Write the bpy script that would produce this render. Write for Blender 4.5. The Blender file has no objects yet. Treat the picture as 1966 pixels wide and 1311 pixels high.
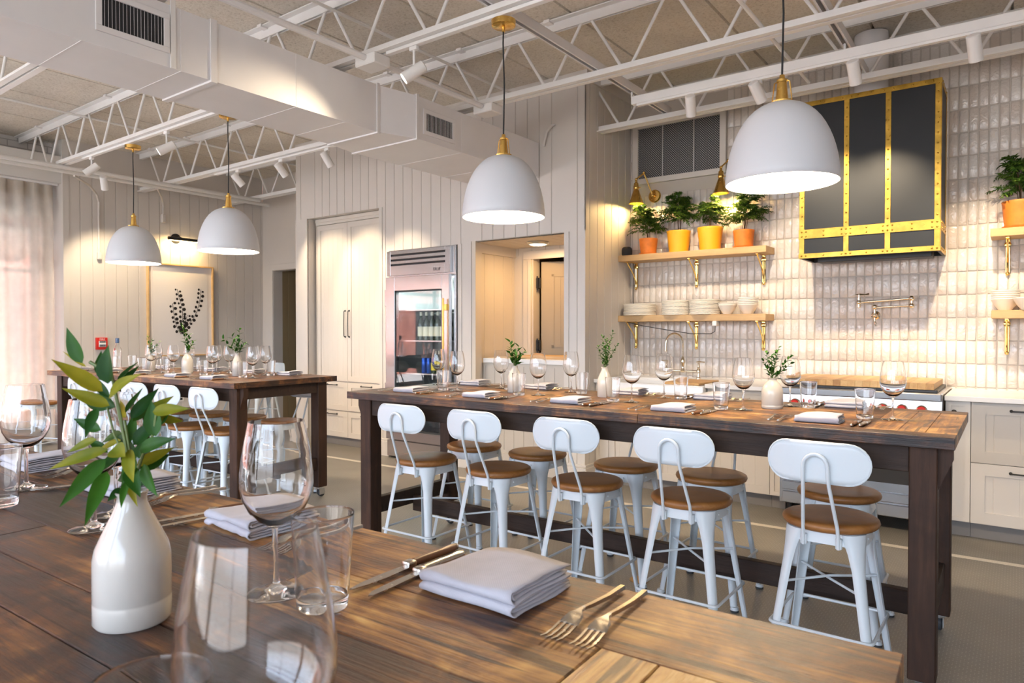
import bpy, bmesh, math, random
from mathutils import Vector, Matrix, Euler
PI = math.pi
S = bpy.context.scene
COL = S.collection
R = random.Random(11)
ORD = ['first', 'second', 'third', 'fourth', 'fifth', 'sixth', 'seventh', 'eighth', 'ninth', 'tenth', 'eleventh', 'twelfth']

# ------------------------------------------------------------------ mesh builder
class MB:
    def __init__(s):
        s.bm = bmesh.new(); s.mi = 0
    def _fin(s, faces):
        if s.mi:
            for f in faces: f.material_index = s.mi
    def box(s, x0, x1, y0, y1, z0, z1, bev=0.0, mat=None, seg=1):
        nf = len(s.bm.faces)
        M4 = Matrix.Translation(((x0+x1)/2, (y0+y1)/2, (z0+z1)/2)) @ Matrix.Diagonal((abs(x1-x0), abs(y1-y0), abs(z1-z0), 1))
        if mat is not None: M4 = mat @ M4
        r = bmesh.ops.create_cube(s.bm, size=1.0, matrix=M4)
        if bev > 0:
            es = list({e for v in r['verts'] for e in v.link_edges})
            bmesh.ops.bevel(s.bm, geom=es, offset=bev, segments=seg, profile=0.5, affect='EDGES', clamp_overlap=True)
        s.bm.faces.ensure_lookup_table(); s._fin(s.bm.faces[nf:])
        return s
    def cone(s, p0, p1, r0, r1=None, seg=16, caps=True):
        p0, p1 = Vector(p0), Vector(p1); r1 = r0 if r1 is None else r1
        d = (p1-p0); q = d.to_track_quat('Z', 'Y').to_matrix()
        A = [s.bm.verts.new(p0 + q @ Vector((r0*math.cos(2*PI*i/seg), r0*math.sin(2*PI*i/seg), 0))) for i in range(seg)]
        B = [s.bm.verts.new(p1 + q @ Vector((r1*math.cos(2*PI*i/seg), r1*math.sin(2*PI*i/seg), 0))) for i in range(seg)]
        fs = [s.bm.faces.new((A[i], A[(i+1) % seg], B[(i+1) % seg], B[i])) for i in range(seg)]
        if caps:
            fs.append(s.bm.faces.new(A[::-1])); fs.append(s.bm.faces.new(B))
        s._fin(fs); return s
    def tube(s, pts, r, seg=8, closed=False, caps=True, radii=None):
        pts = [Vector(p) for p in pts]; n = len(pts); rings = []
        prev = None
        for i, p in enumerate(pts):
            a = pts[(i-1) % n] if (closed or i > 0) else p
            b = pts[(i+1) % n] if (closed or i < n-1) else p
            t = (b-a).normalized()
            if prev is None:
                u = t.orthogonal().normalized()
            else:
                u = prev - t*prev.dot(t)
                u = u.normalized() if u.length > 1e-6 else t.orthogonal().normalized()
            prev = u; w = t.cross(u); rr = radii[i] if radii else r
            rings.append([s.bm.verts.new(p + rr*(u*math.cos(2*PI*k/seg) + w*math.sin(2*PI*k/seg))) for k in range(seg)])
        fs = []
        for i in range(n if closed else n-1):
            A, B = rings[i], rings[(i+1) % n]
            off = 0
            if closed and i == n-1:
                off = min(range(seg), key=lambda o: sum((A[k].co-B[(k+o) % seg].co).length for k in range(seg)))
            for k in range(seg):
                fs.append(s.bm.faces.new((A[k], A[(k+1) % seg], B[(k+1+off) % seg], B[(k+off) % seg])))
        if caps and not closed:
            fs.append(s.bm.faces.new(rings[0][::-1])); fs.append(s.bm.faces.new(rings[-1]))
        s._fin(fs); return s
    def lathe(s, prof, o=(0, 0, 0), seg=24, M=None, closed=False):
        """prof: list of (r, z); r==0 makes a pole. closed joins last to first."""
        o = Vector(o); rings = []
        for r, z in prof:
            if r < 1e-7:
                c = Vector((0, 0, z)); c = (M @ c if M else c) + o
                rings.append([s.bm.verts.new(c)])
            else:
                L = []
                for i in range(seg):
                    c = Vector((r*math.cos(2*PI*i/seg), r*math.sin(2*PI*i/seg), z)); c = (M @ c if M else c) + o
                    L.append(s.bm.verts.new(c))
                rings.append(L)
        fs = []; n = len(rings)
        for j in range(n if closed else n-1):
            A, B = rings[j], rings[(j+1) % n]
            for i in range(seg):
                k = (i+1) % seg
                if len(A) == 1 and len(B) == 1: continue
                if len(A) == 1: fs.append(s.bm.faces.new((A[0], B[k], B[i])))
                elif len(B) == 1: fs.append(s.bm.faces.new((A[i], A[k], B[0])))
                else: fs.append(s.bm.faces.new((A[i], A[k], B[k], B[i])))
        s._fin(fs); return s
    def prism(s, poly, d0, d1, M=None):
        """extrude 2-D polygon (x,y) from d0 to d1 along local z, then M."""
        M = M or Matrix.Identity(4)
        A = [s.bm.verts.new(M @ Vector((x, y, d0))) for x, y in poly]
        B = [s.bm.verts.new(M @ Vector((x, y, d1))) for x, y in poly]
        n = len(poly)
        fs = [s.bm.faces.new((A[i], A[(i+1) % n], B[(i+1) % n], B[i])) for i in range(n)]
        fs += [s.bm.faces.new(A[::-1]), s.bm.faces.new(B)]
        s._fin(fs); return s
    def quad(s, a, b, c, d):
        f = s.bm.faces.new([s.bm.verts.new(Vector(p)) for p in (a, b, c, d)]); s._fin([f]); return s
    def sphere(s, c, r, seg=12, sc=(1, 1, 1)):
        nf = len(s.bm.faces)
        M = Matrix.Translation(c) @ Matrix.Diagonal((sc[0], sc[1], sc[2], 1))
        bmesh.ops.create_uvsphere(s.bm, u_segments=seg, v_segments=max(6, seg*2//3), radius=r, matrix=M)
        s.bm.faces.ensure_lookup_table(); s._fin(s.bm.faces[nf:]); return s
    def grid(s, P):
        """P: 2-D list of points -> quads"""
        V = [[s.bm.verts.new(Vector(p)) for p in row] for row in P]; fs = []
        for i in range(len(V)-1):
            for j in range(len(V[0])-1):
                fs.append(s.bm.faces.new((V[i][j], V[i][j+1], V[i+1][j+1], V[i+1][j])))
        s._fin(fs); return s
    def build(s, name, mat, parent=None, smooth=True, ang=35, loc=None, solid=0):
        bmesh.ops.recalc_face_normals(s.bm, faces=s.bm.faces)
        me = bpy.data.meshes.new(name); s.bm.to_mesh(me); s.bm.free()
        for m in (mat if isinstance(mat, (list, tuple)) else [mat]): me.materials.append(m)
        if smooth:
            me.shade_smooth(); me.set_sharp_from_angle(angle=math.radians(ang))
        o = bpy.data.objects.new(name, me); COL.objects.link(o)
        if loc: o.location = loc
        if parent is not None: o.parent = parent
        if solid:
            md = o.modifiers.new('thick', 'SOLIDIFY'); md.thickness = solid; md.offset = 0
        return o

def tag(o, label=None, cat=None, group=None, kind=None):
    if label: o['label'] = label
    if cat: o['category'] = cat
    if group: o['group'] = group
    if kind: o['kind'] = kind
    return o
def thing(name, label, cat, loc=(0, 0, 0), rz=0.0, group=None):
    o = bpy.data.objects.new(name, None); COL.objects.link(o)
    o.empty_display_size = 0.05
    o.location = loc; o.rotation_euler = (0, 0, rz)
    return tag(o, label, cat, group)
def struct(o): o['kind'] = 'structure'; return o
def dup(root, loc, rz=0.0, label=None, group=None):
    def cp(o, par):
        c = o.copy(); COL.objects.link(c)
        if par is not None: c.parent = par
        for ch in list(o.children): cp(ch, c)
        return c
    r = cp(root, None); r.location = loc; r.rotation_euler = (0, 0, rz)
    if label: r['label'] = label
    if group: r['group'] = group
    return r

# ------------------------------------------------------------------ materials
def nodes(name):
    m = bpy.data.materials.new(name); m.use_nodes = True
    nt = m.node_tree; nt.nodes.clear()
    out = nt.nodes.new('ShaderNodeOutputMaterial')
    b = nt.nodes.new('ShaderNodeBsdfPrincipled'); nt.links.new(b.outputs[0], out.inputs[0])
    return m, nt, b, out
def N(nt, typ, **kw):
    n = nt.nodes.new(typ)
    for k, v in kw.items():
        if k in ('operation', 'blend_type', 'data_type', 'feature', 'noise_dimensions', 'distribution', 'wave_type', 'bands_direction', 'noise_type'): setattr(n, k, v)
        else: n.inputs[k.replace('_', ' ')].default_value = v
    return n
def ramp(nt, fac, stops):
    r = nt.nodes.new('ShaderNodeValToRGB'); e = r.color_ramp.elements
    while len(e) < len(stops): e.new(0.5)
    for el, (p, c) in zip(e, stops): el.position = p; el.color = (*c, 1) if len(c) == 3 else c
    nt.links.new(fac, r.inputs[0]); return r
def coord(nt, kind='Object', scale=(1, 1, 1), rnd=0.0):
    t = nt.nodes.new('ShaderNodeTexCoord'); mp = nt.nodes.new('ShaderNodeMapping')
    mp.inputs['Scale'].default_value = scale
    nt.links.new(t.outputs[kind], mp.inputs[0])
    if rnd:
        oi = nt.nodes.new('ShaderNodeObjectInfo'); mu = N(nt, 'ShaderNodeMath', operation='MULTIPLY'); mu.inputs[1].default_value = rnd
        nt.links.new(oi.outputs['Random'], mu.inputs[0]); nt.links.new(mu.outputs[0], mp.inputs['Location'])
    return mp.outputs[0]
def bump(nt, b, h, strength=0.2, dist=0.01):
    bp = nt.nodes.new('ShaderNodeBump'); bp.inputs['Strength'].default_value = strength; bp.inputs['Distance'].default_value = dist
    nt.links.new(h, bp.inputs['Height']); nt.links.new(bp.outputs[0], b.inputs['Normal']); return bp
def pm(name, col, rough=0.5, metal=0.0, var=0.0, vscale=6.0, bmp=0.0, bscale=60.0, rvar=0.0, stretch=(1, 1, 1), coat=0.0, spec=0.5, sheen=0.0):
    m, nt, b, out = nodes(name)
    b.inputs['Base Color'].default_value = (*col, 1); b.inputs['Roughness'].default_value = rough; b.inputs['Metallic'].default_value = metal
    b.inputs['Coat Weight'].default_value = coat; b.inputs['Specular IOR Level'].default_value = spec; b.inputs['Sheen Weight'].default_value = sheen
    if var or rvar or bmp:
        co = coord(nt, 'Object', stretch)
    if var:
        n = N(nt, 'ShaderNodeTexNoise', Scale=vscale, Detail=5.0); nt.links.new(co, n.inputs['Vector'])
        r = ramp(nt, n.outputs['Fac'], [(0.3, tuple(max(0, c*(1-var)) for c in col)), (0.7, tuple(min(1, c*(1+var)) for c in col))])
        nt.links.new(r.outputs[0], b.inputs['Base Color'])
    if rvar:
        n2 = N(nt, 'ShaderNodeTexNoise', Scale=vscale*2.3, Detail=4.0); nt.links.new(co, n2.inputs['Vector'])
        mr = nt.nodes.new('ShaderNodeMapRange'); mr.inputs[3].default_value = max(0.02, rough-rvar); mr.inputs[4].default_value = min(1, rough+rvar)
        nt.links.new(n2.outputs['Fac'], mr.inputs[0]); nt.links.new(mr.outputs[0], b.inputs['Roughness'])
    if bmp:
        n3 = N(nt, 'ShaderNodeTexNoise', Scale=bscale, Detail=3.0); nt.links.new(co, n3.inputs['Vector'])
        bump(nt, b, n3.outputs['Fac'], bmp, 0.004)
    return m
def emit(name, col, st):
    m, nt, b, out = nodes(name)
    b.inputs['Base Color'].default_value = (*col, 1); b.inputs['Emission Color'].default_value = (*col, 1); b.inputs['Emission Strength'].default_value = st
    return m
def glass_mat(name, tint=(1, 1, 1), rough=0.0, ior=1.45):
    m, nt, b, out = nodes(name)
    b.inputs['Base Color'].default_value = (*tint, 1); b.inputs['Roughness'].default_value = rough
    b.inputs['Transmission Weight'].default_value = 1.0; b.inputs['IOR'].default_value = ior
    return m
def thin_glass(name, tint=(0.97, 0.98, 0.98), refl=1.0):
    """a single thin pane: clear with Fresnel reflection"""
    m = bpy.data.materials.new(name); m.use_nodes = True; nt = m.node_tree; nt.nodes.clear()
    out = nt.nodes.new('ShaderNodeOutputMaterial'); tr = nt.nodes.new('ShaderNodeBsdfTransparent'); tr.inputs[0].default_value = (*tint, 1)
    gl = nt.nodes.new('ShaderNodeBsdfGlossy'); gl.inputs['Roughness'].default_value = 0.02
    lw = nt.nodes.new('ShaderNodeLayerWeight'); fr = N(nt, 'ShaderNodeMath', operation='POWER'); fr.inputs[1].default_value = 4.0; nt.links.new(lw.outputs['Facing'], fr.inputs[0])
    mu = N(nt, 'ShaderNodeMath', operation='MULTIPLY_ADD'); mu.inputs[1].default_value = 0.55*refl; mu.inputs[2].default_value = 0.045*refl; mu.use_clamp = True
    mx = nt.nodes.new('ShaderNodeMixShader')
    nt.links.new(fr.outputs[0], mu.inputs[0]); nt.links.new(mu.outputs[0], mx.inputs[0])
    nt.links.new(tr.outputs[0], mx.inputs[1]); nt.links.new(gl.outputs[0], mx.inputs[2]); nt.links.new(mx.outputs[0], out.inputs[0])
    return m

def wood(name, stops, grain=(1.5, 28, 28), rough=0.35, big=2.2, bmp=0.25, island=0.0, rnd=0.0, knots=0.0, coat=0.0, attr=None, spec=0.5, contrast=1.0, blotch=0.45):
    """grain stretched along local x (first component small)"""
    m, nt, b, out = nodes(name)
    co = coord(nt, 'Object', grain, rnd); co2 = coord(nt, 'Object', (1, 1, 1), rnd)
    g = N(nt, 'ShaderNodeTexNoise', Scale=1.0, Detail=7.0, Roughness=0.62, Distortion=0.6); nt.links.new(co, g.inputs['Vector'])
    L = N(nt, 'ShaderNodeTexNoise', Scale=big, Detail=4.0, Roughness=0.6, Distortion=0.8); nt.links.new(co2, L.inputs['Vector'])
    if island:
        ge = nt.nodes.new('ShaderNodeNewGeometry')
        # shift the grain of every plank
        add = N(nt, 'ShaderNodeVectorMath', operation='ADD'); sc = N(nt, 'ShaderNodeVectorMath', operation='SCALE')
        cb = nt.nodes.new('ShaderNodeCombineXYZ'); nt.links.new(ge.outputs['Random Per Island'], cb.inputs[0]); nt.links.new(ge.outputs['Random Per Island'], cb.inputs[1])
        sc.inputs['Scale'].default_value = 37.0
        nt.links.new(cb.outputs[0], sc.inputs[0]); nt.links.new(co, add.inputs[0]); nt.links.new(sc.outputs[0], add.inputs[1]); nt.links.new(add.outputs[0], g.inputs['Vector'])
    mx = N(nt, 'ShaderNodeMath', operation='MULTIPLY_ADD'); mx.inputs[1].default_value = 1.0-blotch
    m2 = N(nt, 'ShaderNodeMath', operation='MULTIPLY'); m2.inputs[1].default_value = blotch
    nt.links.new(L.outputs['Fac'], m2.inputs[0]); nt.links.new(g.outputs['Fac'], mx.inputs[0]); nt.links.new(m2.outputs[0], mx.inputs[2])
    ct = N(nt, 'ShaderNodeMath', operation='MULTIPLY_ADD'); ct.inputs[1].default_value = contrast; ct.inputs[2].default_value = 0.5-0.5*contrast; nt.links.new(mx.outputs[0], ct.inputs[0]); fac = ct.outputs[0]
    if island:
        a = N(nt, 'ShaderNodeMath', operation='MULTIPLY_ADD'); a.inputs[1].default_value = island; a.inputs[2].default_value = -island/2
        nt.links.new(ge.outputs['Random Per Island'], a.inputs[0])
        a2 = N(nt, 'ShaderNodeMath', operation='ADD'); nt.links.new(a.outputs[0], a2.inputs[0]); nt.links.new(fac, a2.inputs[1]); fac = a2.outputs[0]
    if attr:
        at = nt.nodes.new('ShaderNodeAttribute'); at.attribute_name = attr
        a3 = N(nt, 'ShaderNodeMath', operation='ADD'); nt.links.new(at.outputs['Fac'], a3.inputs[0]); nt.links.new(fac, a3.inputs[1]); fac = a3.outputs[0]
    r = ramp(nt, fac, stops); colr = r.outputs[0]
    if knots:
        v = N(nt, 'ShaderNodeTexVoronoi', Scale=knots); nt.links.new(co2, v.inputs['Vector'])
        kr = ramp(nt, v.outputs['Distance'], [(0.02, (0.18, 0.14, 0.12)), (0.09, (1, 1, 1))])
        # fine dark cracks along the grain
        cn = N(nt, 'ShaderNodeTexNoise', Scale=1.0, Detail=3.0, Roughness=0.5, Distortion=0.3)
        cc = coord(nt, 'Object', tuple(q*0.9 if q < 5 else q*0.75 for q in grain), rnd); nt.links.new(cc, cn.inputs['Vector'])
        cr = ramp(nt, cn.outputs['Fac'], [(0.36, (0.10, 0.075, 0.06)), (0.42, (1, 1, 1))])
        mm = N(nt, 'ShaderNodeMix', data_type='RGBA', blend_type='MULTIPLY'); mm.inputs[0].default_value = 1
        nt.links.new(kr.outputs[0], mm.inputs[6]); nt.links.new(cr.outputs[0], mm.inputs[7])
        m3 = N(nt, 'ShaderNodeMix', data_type='RGBA', blend_type='MULTIPLY'); m3.inputs[0].default_value = 0.85
        nt.links.new(colr, m3.inputs[6]); nt.links.new(mm.outputs[2], m3.inputs[7]); colr = m3.outputs[2]
    nt.links.new(colr, b.inputs['Base Color'])
    b.inputs['Roughness'].default_value = rough; b.inputs['Coat Weight'].default_value = coat; b.inputs['Coat Roughness'].default_value = 0.15
    b.inputs['Specular IOR Level'].default_value = spec
    mr = nt.nodes.new('ShaderNodeMapRange'); mr.inputs[3].default_value = rough-0.08; mr.inputs[4].default_value = rough+0.15
    nt.links.new(g.outputs['Fac'], mr.inputs[0]); nt.links.new(mr.outputs[0], b.inputs['Roughness'])
    if bmp:
        h2 = N(nt, 'ShaderNodeTexNoise', Scale=1.0, Detail=5.0, Roughness=0.7); c5 = coord(nt, 'Object', tuple(q*2.6 for q in grain), rnd); nt.links.new(c5, h2.inputs['Vector'])
        hm = N(nt, 'ShaderNodeMath', operation='ADD'); nt.links.new(g.outputs['Fac'], hm.inputs[0]); nt.links.new(h2.outputs['Fac'], hm.inputs[1])
        bump(nt, b, hm.outputs[0], bmp, 0.004)
    return m

M = {}
M['wall'] = pm('greige_paint', (0.62, 0.575, 0.53), 0.5, var=0.02, vscale=3)
M['wallwhite'] = pm('white_wall_paint', (0.70, 0.68, 0.65), 0.6, var=0.03, vscale=3)
M['trimwhite'] = pm('white_trim_paint', (0.78, 0.76, 0.74), 0.35)
M['cab'] = pm('cabinet_paint', (0.64, 0.585, 0.52), 0.4)
M['cabgrey'] = pm('grey_cabinet_paint', (0.52, 0.47, 0.41), 0.4)
M['steelwhite'] = pm('white_joist_paint', (0.80, 0.78, 0.76), 0.4, var=0.03)
M['duct'] = pm('duct_paint', (0.74, 0.72, 0.72), 0.5, var=0.02)
M['shade'] = pm('pendant_enamel', (0.60, 0.61, 0.635), 0.45)
M['shadein'] = pm('pendant_inner_white', (0.9, 0.88, 0.84), 0.5)
M['brass'] = pm('brushed_brass', (0.80, 0.50, 0.14), 0.25, 1.0, rvar=0.08, vscale=30)
M['agedbrass'] = pm('aged_brass', (0.60, 0.37, 0.07), 0.32, 1.0, var=0.25, vscale=14, rvar=0.12)
M['polbrass'] = pm('polished_brass', (0.88, 0.62, 0.22), 0.12, 1.0)
M['nickel'] = pm('polished_nickel', (0.75, 0.66, 0.52), 0.1, 1.0)
M['steel'] = pm('brushed_steel', (0.52, 0.52, 0.53), 0.24, 1.0)
M['cutlery'] = pm('cutlery_steel', (0.50, 0.47, 0.43), 0.25, 1.0, rvar=0.08, vscale=40)
M['blacksteel'] = pm('dark_hood_steel', (0.007, 0.009, 0.012), 0.46, 0.0, rvar=0.05, vscale=8, spec=0.45)
M['black'] = pm('black_metal', (0.012, 0.012, 0.013), 0.4)
M['blackcord'] = pm('black_cord', (0.010, 0.010, 0.012), 0.6)
M['rubber'] = pm('dark_rubber', (0.03, 0.035, 0.04), 0.6)
M['zinc'] = pm('zinc_plate', (0.62, 0.64, 0.66), 0.3, 1.0)
M['stool'] = pm('white_powder_coat', (0.60, 0.655, 0.69), 0.32, spec=0.5)
M['seat'] = wood('stool_seat_wood', [(0.25, (0.15, 0.055, 0.014)), (0.5, (0.28, 0.115, 0.03)), (0.75, (0.42, 0.19, 0.055))], (6, 60, 60), 0.38, 5.0, 0.1, rnd=9.0)
TW = [(0.22, (0.012, 0.005, 0.003)), (0.38, (0.040, 0.014, 0.006)), (0.50, (0.095, 0.035, 0.011)), (0.60, (0.185, 0.075, 0.020)), (0.72, (0.34, 0.165, 0.045)), (0.86, (0.50, 0.29, 0.09)), (1.0, (0.6, 0.40, 0.17))]
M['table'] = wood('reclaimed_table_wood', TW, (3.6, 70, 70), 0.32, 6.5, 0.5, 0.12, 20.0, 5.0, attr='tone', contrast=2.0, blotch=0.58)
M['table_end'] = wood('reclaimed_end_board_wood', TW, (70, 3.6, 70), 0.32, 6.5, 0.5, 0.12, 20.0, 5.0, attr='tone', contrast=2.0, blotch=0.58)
M['beam'] = wood('dark_reclaimed_beam', [(0.2, (0.008, 0.005, 0.004)), (0.5, (0.03, 0.017, 0.012)), (0.8, (0.075, 0.042, 0.028))], (3, 40, 40), 0.6, 3.0, 0.4, rnd=15.0, spec=0.3)
M['leg'] = wood('dark_reclaimed_post', [(0.25, (0.008, 0.004, 0.003)), (0.5, (0.034, 0.015, 0.008)), (0.75, (0.085, 0.038, 0.020))], (40, 40, 3), 0.55, 3.0, 0.4, rnd=15.0, spec=0.3)
M['shelf'] = wood('oak_shelf_wood', [(0.25, (0.42, 0.24, 0.10)), (0.55, (0.58, 0.37, 0.17)), (0.8, (0.68, 0.47, 0.25))], (2.5, 30, 30), 0.45, 2.0, 0.1)
M['oakframe'] = pm('light_oak_frame', (0.62, 0.40, 0.18), 0.45, var=0.12, vscale=12)
M['butcher'] = wood('butcher_block_wood', [(0.25, (0.38, 0.19, 0.06)), (0.55, (0.60, 0.36, 0.14)), (0.8, (0.72, 0.50, 0.24))], (30, 3, 30), 0.4, 3.0, 0.05, 0.35)
M['knifewood'] = pm('knife_handle_wood', (0.13, 0.055, 0.025), 0.35, var=0.3, vscale=40)
M['counter'] = pm('white_quartz', (0.82, 0.80, 0.78), 0.22, var=0.02)
M['porcelain'] = pm('white_fireclay', (0.82, 0.82, 0.83), 0.12, coat=0.3)
M['ceramic'] = pm('cream_glazed_ceramic', (0.46, 0.43, 0.39), 0.2, coat=0.35, var=0.02, vscale=20)
M['plate'] = pm('cream_stoneware', (0.86, 0.80, 0.70), 0.3)
M['paper'] = pm('white_art_paper', (0.76, 0.72, 0.70), 0.8)
M['ink'] = pm('black_ink', (0.012, 0.008, 0.008), 0.8)
M['terracotta'] = pm('terracotta_clay', (0.72, 0.20, 0.025), 0.6, var=0.15, vscale=18)
M['yellowpot'] = pm('yellow_glazed_pot', (0.88, 0.40, 0.015), 0.5, var=0.04)
M['soil'] = pm('potting_soil', (0.03, 0.02, 0.013), 0.9, bmp=0.5)
M['red'] = pm('red_enamel', (0.62, 0.02, 0.012), 0.35)
M['white'] = pm('white_plastic', (0.8, 0.79, 0.77), 0.4)
M['dark'] = pm('dark_interior', (0.02, 0.02, 0.022), 0.6)
M['hall'] = pm('hall_wall_paint', (0.30, 0.22, 0.12), 0.6)
M['nicheyellow'] = pm('niche_paint', (0.62, 0.555, 0.47), 0.5)
M['kick'] = pm('grey_toe_kick', (0.20, 0.185, 0.175), 0.5)
M['speaker'] = pm('speaker_cloth', (0.02, 0.02, 0.022), 0.9, bmp=0.4, bscale=400)
M['tan'] = pm('tan_floor_cap', (0.40, 0.25, 0.10), 0.45, 0.6)
M['orange_wire'] = pm('orange_wire', (0.6, 0.2, 0.1), 0.5)

# stems and leaves
def leafmat(name, a, b_, trans=0.25):
    m, nt, b, out = nodes(name)
    co = coord(nt, 'Object', (1, 1, 1)); n = N(nt, 'ShaderNodeTexNoise', Scale=18.0, Detail=3.0); nt.links.new(co, n.inputs['Vector'])
    ge = nt.nodes.new('ShaderNodeNewGeometry'); ad = N(nt, 'ShaderNodeMath', operation='MULTIPLY_ADD'); ad.inputs[1].default_value = 0.45
    sb = N(nt, 'ShaderNodeMath', operation='SUBTRACT'); sb.inputs[1].default_value = 0.22
    nt.links.new(ge.outputs['Random Per Island'], ad.inputs[0]); nt.links.new(n.outputs['Fac'], sb.inputs[0]); nt.links.new(sb.outputs[0], ad.inputs[2])
    r = ramp(nt, ad.outputs[0], [(0.25, a), (0.85, b_)]); nt.links.new(r.outputs[0], b.inputs['Base Color'])
    b.inputs['Roughness'].default_value = 0.5; b.inputs['Specular IOR Level'].default_value = 0.22
    tl = nt.nodes.new('ShaderNodeBsdfTranslucent'); nt.links.new(r.outputs[0], tl.inputs[0])
    mx = nt.nodes.new('ShaderNodeMixShader'); mx.inputs[0].default_value = trans
    nt.links.new(b.outputs[0], mx.inputs[1]); nt.links.new(tl.outputs[0], mx.inputs[2]); nt.links.new(mx.outputs[0], out.inputs[0])
    return m
M['leaf'] = leafmat('deep_green_leaf', (0.005, 0.042, 0.004), (0.035, 0.125, 0.008))
M['leafy'] = leafmat('yellow_green_leaf', (0.13, 0.16, 0.008), (0.42, 0.34, 0.02), 0.35)
M['fern'] = leafmat('fern_green', (0.02, 0.075, 0.012), (0.13, 0.22, 0.03))
M['stem'] = pm('green_stem', (0.10, 0.14, 0.03), 0.5)
M['woodstem'] = pm('brown_stem', (0.09, 0.05, 0.02), 0.7)

def fabric(name, col, trans=0.0, scale=900.0, var=0.05):
    m, nt, b, out = nodes(name)
    co = coord(nt, 'Object', (1, 1, 1))
    w = N(nt, 'ShaderNodeTexWave', Scale=scale/6); w.bands_direction = 'DIAGONAL'; nt.links.new(co, w.inputs['Vector'])
    n = N(nt, 'ShaderNodeTexNoise', Scale=scale/30, Detail=4.0); nt.links.new(co, n.inputs['Vector'])
    r = ramp(nt, n.outputs['Fac'], [(0.3, tuple(c*(1-var) for c in col)), (0.7, tuple(min(1, c*(1+var)) for c in col))])
    nt.links.new(r.outputs[0], b.inputs['Base Color']); b.inputs['Roughness'].default_value = 0.9; b.inputs['Sheen Weight'].default_value = 0.15
    b.inputs['Specular IOR Level'].default_value = 0.2
    bump(nt, b, w.outputs['Fac'], 0.12, 0.001)
    if trans:
        tl = nt.nodes.new('ShaderNodeBsdfTranslucent'); nt.links.new(r.outputs[0], tl.inputs[0])
        mx = nt.nodes.new('ShaderNodeMixShader'); mx.inputs[0].default_value = trans
        nt.links.new(b.outputs[0], mx.inputs[1]); nt.links.new(tl.outputs[0], mx.inputs[2]); nt.links.new(mx.outputs[0], out.inputs[0])
    return m
M['napkin'] = fabric('lavender_grey_linen', (0.42, 0.41, 0.455))
M['curtain'] = fabric('sheer_linen', (0.80, 0.74, 0.66), 0.50, 300)

# sheer curtain also lets some straight light through the weave
def sheer():
    m = M['curtain']; nt = m.node_tree; out = [n for n in nt.nodes if n.type == 'OUTPUT_MATERIAL'][0]
    src = out.inputs[0].links[0].from_socket
    tr = nt.nodes.new('ShaderNodeBsdfTransparent'); tr.inputs[0].default_value = (0.95, 0.93, 0.9, 1)
    mx = nt.nodes.new('ShaderNodeMixShader'); mx.inputs[0].default_value = 0.07
    nt.links.new(src, mx.inputs[1]); nt.links.new(tr.outputs[0], mx.inputs[2]); nt.links.new(mx.outputs[0], out.inputs[0])
sheer()

M['glass'] = glass_mat('clear_glass', (1, 1, 1))
M['pane'] = thin_glass('window_glass')
M['fridgepane'] = thin_glass('fridge_glass', (0.90, 0.95, 0.95), 2.0)

def tile_mat():
    m, nt, b, out = nodes('glazed_zellige_tile')
    ge = nt.nodes.new('ShaderNodeNewGeometry')
    r = ramp(nt, ge.outputs['Random Per Island'], [(0.0, (0.60, 0.52, 0.455)), (0.35, (0.66, 0.60, 0.55)), (0.7, (0.69, 0.645, 0.60)), (1.0, (0.63, 0.555, 0.49))])
    nt.links.new(r.outputs[0], b.inputs['Base Color'])
    b.inputs['Roughness'].default_value = 0.10; b.inputs['Coat Weight'].default_value = 0.4; b.inputs['Coat Roughness'].default_value = 0.05
    co = coord(nt, 'Object', (1, 1, 1))
    cb = nt.nodes.new('ShaderNodeCombineXYZ'); nt.links.new(ge.outputs['Random Per Island'], cb.inputs[1])
    sc = N(nt, 'ShaderNodeVectorMath', operation='SCALE'); sc.inputs['Scale'].default_value = 50.0; nt.links.new(cb.outputs[0], sc.inputs[0])
    ad = N(nt, 'ShaderNodeVectorMath', operation='ADD'); nt.links.new(co, ad.inputs[0]); nt.links.new(sc.outputs[0], ad.inputs[1])
    n = N(nt, 'ShaderNodeTexNoise', Scale=26.0, Detail=3.0, Roughness=0.55, Distortion=0.8); nt.links.new(ad.outputs[0], n.inputs['Vector'])
    bp = bump(nt, b, n.outputs['Fac'], 0.55, 0.012)
    nt.links.new(bp.outputs[0], b.inputs['Coat Normal'])
    return m
M['tile'] = tile_mat()
M['grout'] = pm('grey_grout', (0.50, 0.45, 0.40), 0.9, bmp=0.2, bscale=200)

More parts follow.
